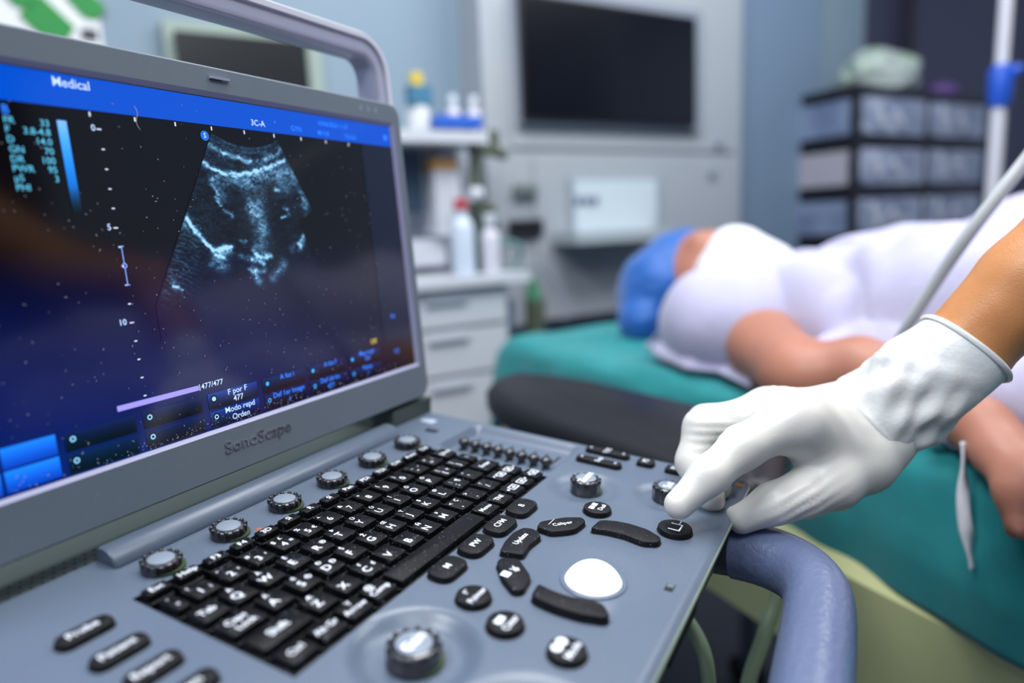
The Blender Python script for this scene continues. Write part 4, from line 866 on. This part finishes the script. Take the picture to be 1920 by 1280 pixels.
def sheet(i, j):
    Sx = -.19 + i * 2.03; Wt = -.133 + j * 1.013
    R_ = .03
    def fold(x):                                  # unrolled coordinate -> (inward position, drop)
        if x >= R_: return x, 0.
        a = min(1.4, (R_ - x) / R_ if x > -.017 else 1.57)
        if x > -.017: return R_ - R_ * math.sin(a), R_ * (1 - math.cos(a))
        return 0., R_ + (-.017 - x)
    s_, d1 = fold(Sx); w1, d2 = fold(Wt); w2, d3 = fold(.72 - Wt) if Wt > .4 else (0, 0)
    wq = w1 if Wt <= .4 else .72 - w2
    if Wt > .72 - R_: wq = .72 - w2
    dr = max(d1, d2, d3) + .35 * min(d1, max(d2, d3)); p = BD(s_, 0, .936 - dr)
    sh = nearw(max(s_, .0)) if Wt < .4 else 0
    ww = wq + sh * max(0, 1 - wq / .25)
    K = np.array((s_ * 1.0, ww, 0)); nz_ = math.sin(31 * s_ + 9 * ww) * .5 + math.sin(17 * s_ - 23 * ww + 1) * .5
    z = .936 - dr + (.004 * nz_ + .012 * math.exp(-((ww - .10 - .3 * (s_ - .1)) / .03) ** 2) * math.exp(-((s_ - .22) / .16) ** 2) if dr < .01 else 0)
    out = 0
    if d2 > .02: out = (.003 * math.sin(26 * s_ + 1.5) + .0015 * math.sin(61 * s_)) * min(1, d2 / .06)
    if d2 > .01: out += .011 * math.sin(7.5 * s_ + 5 * d2 - .4) * min(1, d2 / .1) * (1 - .5 * d2 / .14) + .006 * math.sin(15 * s_ - 14 * d2 + 2) * min(1, d2 / .08)
    if d1 > .02: s_ -= .014 * (d1 / .12) + .008 * math.sin(25 * ww) * min(1, d1 / .06)
    return BD(s_ + (0), ww - out - .010 * min(1, d2 / .1), z)
mb = MB(); mb.grid(sheet, 260, 150)
shO = mb.build('bed_sheet', teal, smooth=80)
tag(shO, 'dark green cloth sheet covering the bed under the patient', 'sheet')
md = shO.modifiers.new('thick', 'SOLIDIFY'); md.thickness = .002; md.offset = 1

# black padded arm board beside the bed
ab = thing('arm_board', 'long black padded arm board with a rounded end between the machine and the bed', 'arm board', atz(1150, 770, .93))
tip = atz(905, 712, .955); f1, f2 = atz(1090, 702, .955), atz(1490, 790, .955); n1_, n2_ = atz(1000, 782, .955), atz(1300, 880, .955)
poly = [(tip[0], tip[1]), tuple(atz(960, 690, .955)[:2]), tuple(f1[:2]), tuple(f2[:2]), tuple(atz(1478, 905, .955)[:2]), tuple(atz(1380, 915, .955)[:2]), tuple(n2_[:2]), tuple(n1_[:2]), tuple(atz(925, 745, .955)[:2])]
pad = mat('black_vinyl', '#111118', .42, spec=.3, noise=(8, '#1a1a20', .6), bump=(300, .2, .0008))
mb = MB(); P_ = rpoly(poly, .07, 6); mb.loft([[(p[0], p[1], z) for p in inset(P_, i)] for i, z in ((.012, .915), (.0, .925), (0, .942), (.008, .951), (.02, .955))])
wchild(mb.build('pad', pad, smooth=60), ab)
mb = MB(); mb.loft([[(p[0], p[1], z) for p in inset(P_, i)] for i, z in ((.02, .905), (.02, .9145))]); wchild(mb.build('board', mat('board_edge', '#3a2f26', .5), smooth=30), ab)
mb = MB(); q = (f1 + n1_) / 2; mb.tube([(q[0], q[1], .905), (q[0], q[1], .60), tuple(BD(.35, .08, .60))], .016, 10); wchild(mb.build('bracket', mat('bed_metal', '#6d7480', .35, metal=.6)), ab)

# ================================================================== THE PATIENT
pt = thing('person', 'person lying on their back in a white gown with a blue cap and white mask', 'person', BD(.9, .3, .937))
def B3(s_, w_, z, r_): return (BD(s_, w_, z), r_)
headc = [[B3(.285, .275, 1.035, .082), B3(.31, .275, 1.04, .078)], [B3(.33, .27, 1.05, .066), B3(.40, .27, 1.055, .038)], [B3(.30, .27, 1.085, .05), B3(.335, .268, 1.088, .045)],
         [B3(.335, .268, 1.118, .007), B3(.365, .268, 1.126, .010)], [B3(.318, .243, 1.112, .018)], [B3(.318, .293, 1.112, .018)], [B3(.385, .262, 1.107, .012), B3(.385, .276, 1.107, .012)], [B3(.33, .187, 1.04, .012), B3(.345, .187, 1.035, .014)], [B3(.33, .353, 1.04, .012), B3(.345, .353, 1.035, .014)]]
pbody = headc + [[B3(.37, .28, 1.02, .052), B3(.47, .29, 1.0, .056)], [B3(.52, .13, 1.0, .058), B3(.51, .3, 1.0, .07), B3(.53, .47, .995, .058)],
    [B3(.56, .22, .995, .07), B3(.8, .22, 1.0, .08), B3(1.0, .22, 1.0, .085)], [B3(.56, .40, .995, .07), B3(.8, .40, 1.0, .08), B3(1.0, .40, 1.0, .085)], [B3(.75, .31, 1.03, .09), B3(.9, .31, 1.035, .09)],
    [B3(1.02, .22, .99, .08), B3(1.4, .21, .985, .06), B3(1.75, .21, .975, .04), B3(1.78, .2, 1.02, .03)], [B3(1.02, .40, .99, .08), B3(1.4, .41, .985, .06), B3(1.75, .41, .975, .04), B3(1.78, .42, 1.02, .03)],
    [B3(.53, .13, 1.0, .05), B3(.60, .075, .985, .046), B3(.685, .022, .975, .040), B3(.71, .01, .972, .036)], [B3(.70, .012, .972, .036), B3(.755, .035, .985, .036), B3(.83, .02, .978, .03), B3(.90, -.012, .966, .023), B3(.925, -.03, .955, .02)],
    [B3(.53, .47, 1.0, .048), B3(.75, .56, .985, .04), B3(.95, .52, .98, .028)]]
for k, (dx, dz) in enumerate(((.0, .004), (.012, .0), (.022, -.004), (.03, -.008))):
    pbody.append([B3(.925, -.04 + dx * .9, .955, .011), B3(.965, -.062 + dx, .947 + dz * .3, .0095), B3(.99, -.075 + dx, .935, .0085), B3(.995, -.078 + dx, .918, .0075)])
pbody.append([B3(.93, -.045, .95, .012), B3(.955, -.075, .935, .0095), B3(.965, -.088, .915, .008)])
organic('body', pbody, .006, .006, skin2, pt, iters=4)
capm = mat('blue_cap_cloth', '#0a5cae', .55, noise=(25, '#084e9a', .6), bump=(120, .6, .003), sheen=.3)
def capw(P): K, ph = waves(31, 70, 7); K2, p2 = waves(32, 160, 6); return .004 * sn(P, K, ph) + .0025 * sn(P, K2, p2)
organic('cap', [[B3(.235, .235, 1.028, .084), B3(.24, .275, 1.048, .088)], [B3(.235, .20, .985, .058), B3(.25, .17, .975, .045)], [B3(.25, .28, 1.085, .045)]], .008, .005, capm, pt, disp=capw)
white_c = mat('white_gown_cloth', '#bcbad4', .8, noise=(20, '#b2b0cc', .5), bump=(90, .4, .002), sheen=.2)
maskm = mat('white_mask_cloth', '#e6e8ee', .7, bump=(60, .5, .002))
def maskw(P): K, ph = waves(41, 60, 6); return .002 * sn(P, K, ph)
organic('face_mask', [[B3(.388, .262, 1.085, .054), B3(.44, .272, 1.06, .052)], [B3(.393, .25, 1.05, .070), B3(.43, .255, 1.04, .062)], [B3(.366, .268, 1.110, .030)]], .006, .004, maskm, pt, disp=maskw)
def gw(P):
    s_ = (P[:, :2] - HC) @ WN; w_ = (P[:, :2] - HC) @ WD
    return .012 * np.abs(np.sin(16 * w_ + 9 * s_ + 2 * np.sin(7 * s_))) ** .7 * np.exp(-((s_ - .66) / .25) ** 2) + .006 * np.sin(62 * w_ + 34 * s_ + 3 * np.sin(18 * s_)) * np.clip(np.sin(11 * s_ + 7 * w_), 0, 1) + .006 * np.abs(np.sin(24 * s_ - 12 * w_ + 1.4 * np.sin(15 * w_))) ** .6 + .004 * np.sin(55 * w_ - 21 * s_) + .004 * np.sin(38 * s_ + 12 * w_ + 3 * np.sin(11 * w_))
organic('gown', [[B3(.47, .2, 1.0, .078), B3(.47, .40, 1.0, .075)], [B3(.43, .14, .995, .066), B3(.50, .115, 1.0, .072), B3(.535, .125, 1.0, .07)], [B3(.54, .46, 1.0, .075), B3(.62, .5, .99, .06)],
    [B3(.56, .20, 1.0, .088), B3(.8, .19, 1.03, .092), B3(1.0, .18, 1.03, .10), B3(1.3, .18, 1.02, .09), B3(1.65, .18, 1.0, .07)], [B3(.56, .40, 1.0, .095), B3(.8, .42, 1.03, .10), B3(1.0, .42, 1.03, .105), B3(1.3, .42, 1.02, .09), B3(1.65, .42, 1.0, .07)],
    [B3(.6, .31, 1.01, .10), B3(.8, .31, 1.04, .105), B3(1.0, .31, 1.04, .11), B3(1.3, .3, 1.02, .09)], [B3(.44, .34, 1.01, .062), B3(.5, .36, 1.015, .07)], [B3(.72, .10, .975, .045), B3(.95, .07, .975, .05), B3(1.3, .06, .975, .05)]],   .009, .007, white_c, pt, disp=gw)
# loose sleeve edge lying under the arm, and the hem beneath the wrist
def strip(name, top, bot, z0, thick, m_, parent, n=24):
    mb = MB(); ip = lambda L_, t: np.array([np.interp(t, np.linspace(0, 1, len(L_)), [q[i] for q in L_]) for i in range(3)])
    g_ = [[ip(top, i / n) * (1 - j / 6) + ip(bot, i / n) * (j / 6) for j in range(7)] for i in range(n + 1)]
    V = []; 
    for i, row_ in enumerate(g_):
        for j, (u, v, z) in enumerate(row_):
            p = atz(u, v, z + .001 * math.sin(i * .5 + j * .8)); V.append(p)
    mb.v = [tuple(p) for p in V]; mb.f = [(i * 7 + j, i * 7 + j + 1, (i + 1) * 7 + j + 1, (i + 1) * 7 + j) for i in range(n) for j in range(6)]; mb.m = [0] * len(mb.f)
    o = mb.build(name, m_, smooth=80); wchild(o, parent); md = o.modifiers.new('t', 'SOLIDIFY'); md.thickness = thick; return o
strip('sleeve_edge', [(1240, 610, 1.0), (1262, 600, 1.005), (1310, 640, .98), (1345, 660, .965), (1400, 708, .95)], [(1216, 650, .955), (1235, 672, .95), (1290, 695, .948), (1345, 700, .946), (1416, 730, .944)], 0, .006, white_c, pt)
strip('gown_hem', [(1735, 812, .952), (1790, 822, .952), (1840, 824, .952), (1890, 826, .952)], [(1742, 828, .945), (1790, 834, .943), (1840, 838, .943), (1892, 836, .943)], 0, .005, white_c, pt)
mb = MB(); n = 40; V = []
for i in range(n + 1):
    t = i / n; v = 828 + 238 * t; u = 1806 - 8 * math.sin(t * math.pi) + 16 * t; c_ = A(u, v, .585 - .005 * t); wv = (8 + 5 * t) / 1280 * .585; ang = .75 * math.sin(t * 8 + .4)
    sd = CAMR[0] * math.cos(ang) + CAMR[2] * math.sin(ang); V += [c_ - sd * wv, c_ + sd * wv]
mb.v = [tuple(p) for p in V]; mb.f = [(2 * i, 2 * i + 1, 2 * i + 3, 2 * i + 2) for i in range(n)]; mb.m = [0] * n
o = mb.build('gown_tie', maskm, smooth=80); wchild(o, pt); md = o.modifiers.new('t', 'SOLIDIFY'); md.thickness = .0016

# ================================================================== THE MACHINE'S TROLLEY, HOSES
tr = thing('machine_trolley', 'trolley under the ultrasound machine with a looping blue grey grip handle', 'trolley', (.12, -.03, 0))
tr_base = mat('trolley_dark', '#2b2f3a', .5)
def DW(x, y, z): v = Matrix.Rotation(TILT, 3, 'X') @ Vector(D(x, y, z)); return np.array(v + ORG)
hp = [(15.2, -8.0, -3.4), (15.1, -10.0, -2.3), (14.95, -11.6, -1.9), (14.75, -13.0, -1.75), (14.2, -14.1, -1.7), (13.2, -14.75, -1.7), (11.8, -15.0, -1.8), (8.66, -15.1, -2.0), (5, -15.2, -2.2), (0, -15.2, -2.4), (-1.4, -14.4, -2.5), (-1.9, -12.6, -2.7), (-1.9, -8, -3.6)]
def smoothpath(P, n=6):
    P = [np.array(p, float) for p in P]; out = []
    for i in range(len(P) - 1):
        p0, p1, p2, p3 = P[max(i - 1, 0)], P[i], P[i + 1], P[min(i + 2, len(P) - 1)]
        for k in range(n):
            t = k / n; out.append(.5 * ((2 * p1) + (-p0 + p2) * t + (2 * p0 - 5 * p1 + 4 * p2 - p3) * t * t + (-p0 + 3 * p1 - 3 * p2 + p3) * t ** 3))
    return out + [P[-1]]
hs = smoothpath(hp)
grip = [DW(*p) for p in hs if p[1] < -11.7]; root_ = [DW(*p) for p in hs[:15]]; rootl = [DW(*p) for p in hs[-14:]]
mb = MB(); mb.tube(grip, .0185, 28); wchild(mb.build('grip_handle', hose_m), tr)
col_m = mat('collar_dark', '#33383f', .35)
mb = MB(); mb.tube(root_, .0172, 24); wchild(mb.build('handle_root', col_m), tr); mb = MB(); mb.tube(rootl, .0172, 24); wchild(mb.build('handle_root', col_m), tr)
mb = MB(); mb.loft([[DW(p[0], p[1], z) for p in rrect(6.8, -1.5, w_, h_, 1.2, 5)] for w_, h_, z in ((19, 17, -3.1), (19, 17, -3.5), (15, 12, -4.2))]); wchild(mb.build('platform', tr_base, smooth=40), tr)
mb = MB(); mb.tube([(.12, .0, .92), (.12, .0, .16)], .06, 24); wchild(mb.build('column', mat('trolley_column', '#666b78', .4)), tr)
mb = MB(); mb.loft([[(.12 + p[0] * s_, p[1] * s_, z) for p in rrect(0, 0, .56, .5, .1, 6)] for s_, z in ((1, .09), (1, .12), (.85, .18), (.3, .22))]); wchild(mb.build('base', mat('trolley_base_grey', '#7e8290', .4), smooth=40), tr)
for x in (-.1, .34):
    for y in (-.2, .2):
        mb = MB(); mb.tube([(x - .02, y, .045), (x + .02, y, .045)], .045, 18); wchild(mb.build('wheel', dark), tr)
pg = mat('pale_green_hose', '#8ea284', .35)
for lab, pts in (('pale green cable hanging below the console front, left one', [(1215, 1100, .50), (1262, 1135, .50), (1300, 1180, .49), (1324, 1240, .48), (1330, 1330, .48), (1325, 1480, .47)]),
                 ('pale green cable running down just left of the grip handle', [(1475, 1050, .60), (1458, 1110, .58), (1430, 1200, .56), (1400, 1300, .55), (1385, 1500, .55)])):
    mb = MB(); mb.tube(smoothpath([A(*p) for p in pts]), .0052 if 'left one' in lab else .0062, 12); tag(mb.build('cable', pg), lab, 'cable')
mb = MB(); mb.tube(smoothpath([(X0, Y0 - .02, 1.98), A(2350, -160, 1.1), A(2150, 20, .66), A(2010, 190, .56), A(1920, 305, .57), A(1830, 420, .59), A(1760, 520, .62), A(1700, 615, .65), A(1685, 650, .67), A(1690, 720, .70), A(1700, 765, .725)]), .0056, 14)
tag(mb.build('cable', mat('white_cable', '#c9ced0', .3)), 'thick white cable crossing in front of the patient gown above the gloved wrist', 'cable')
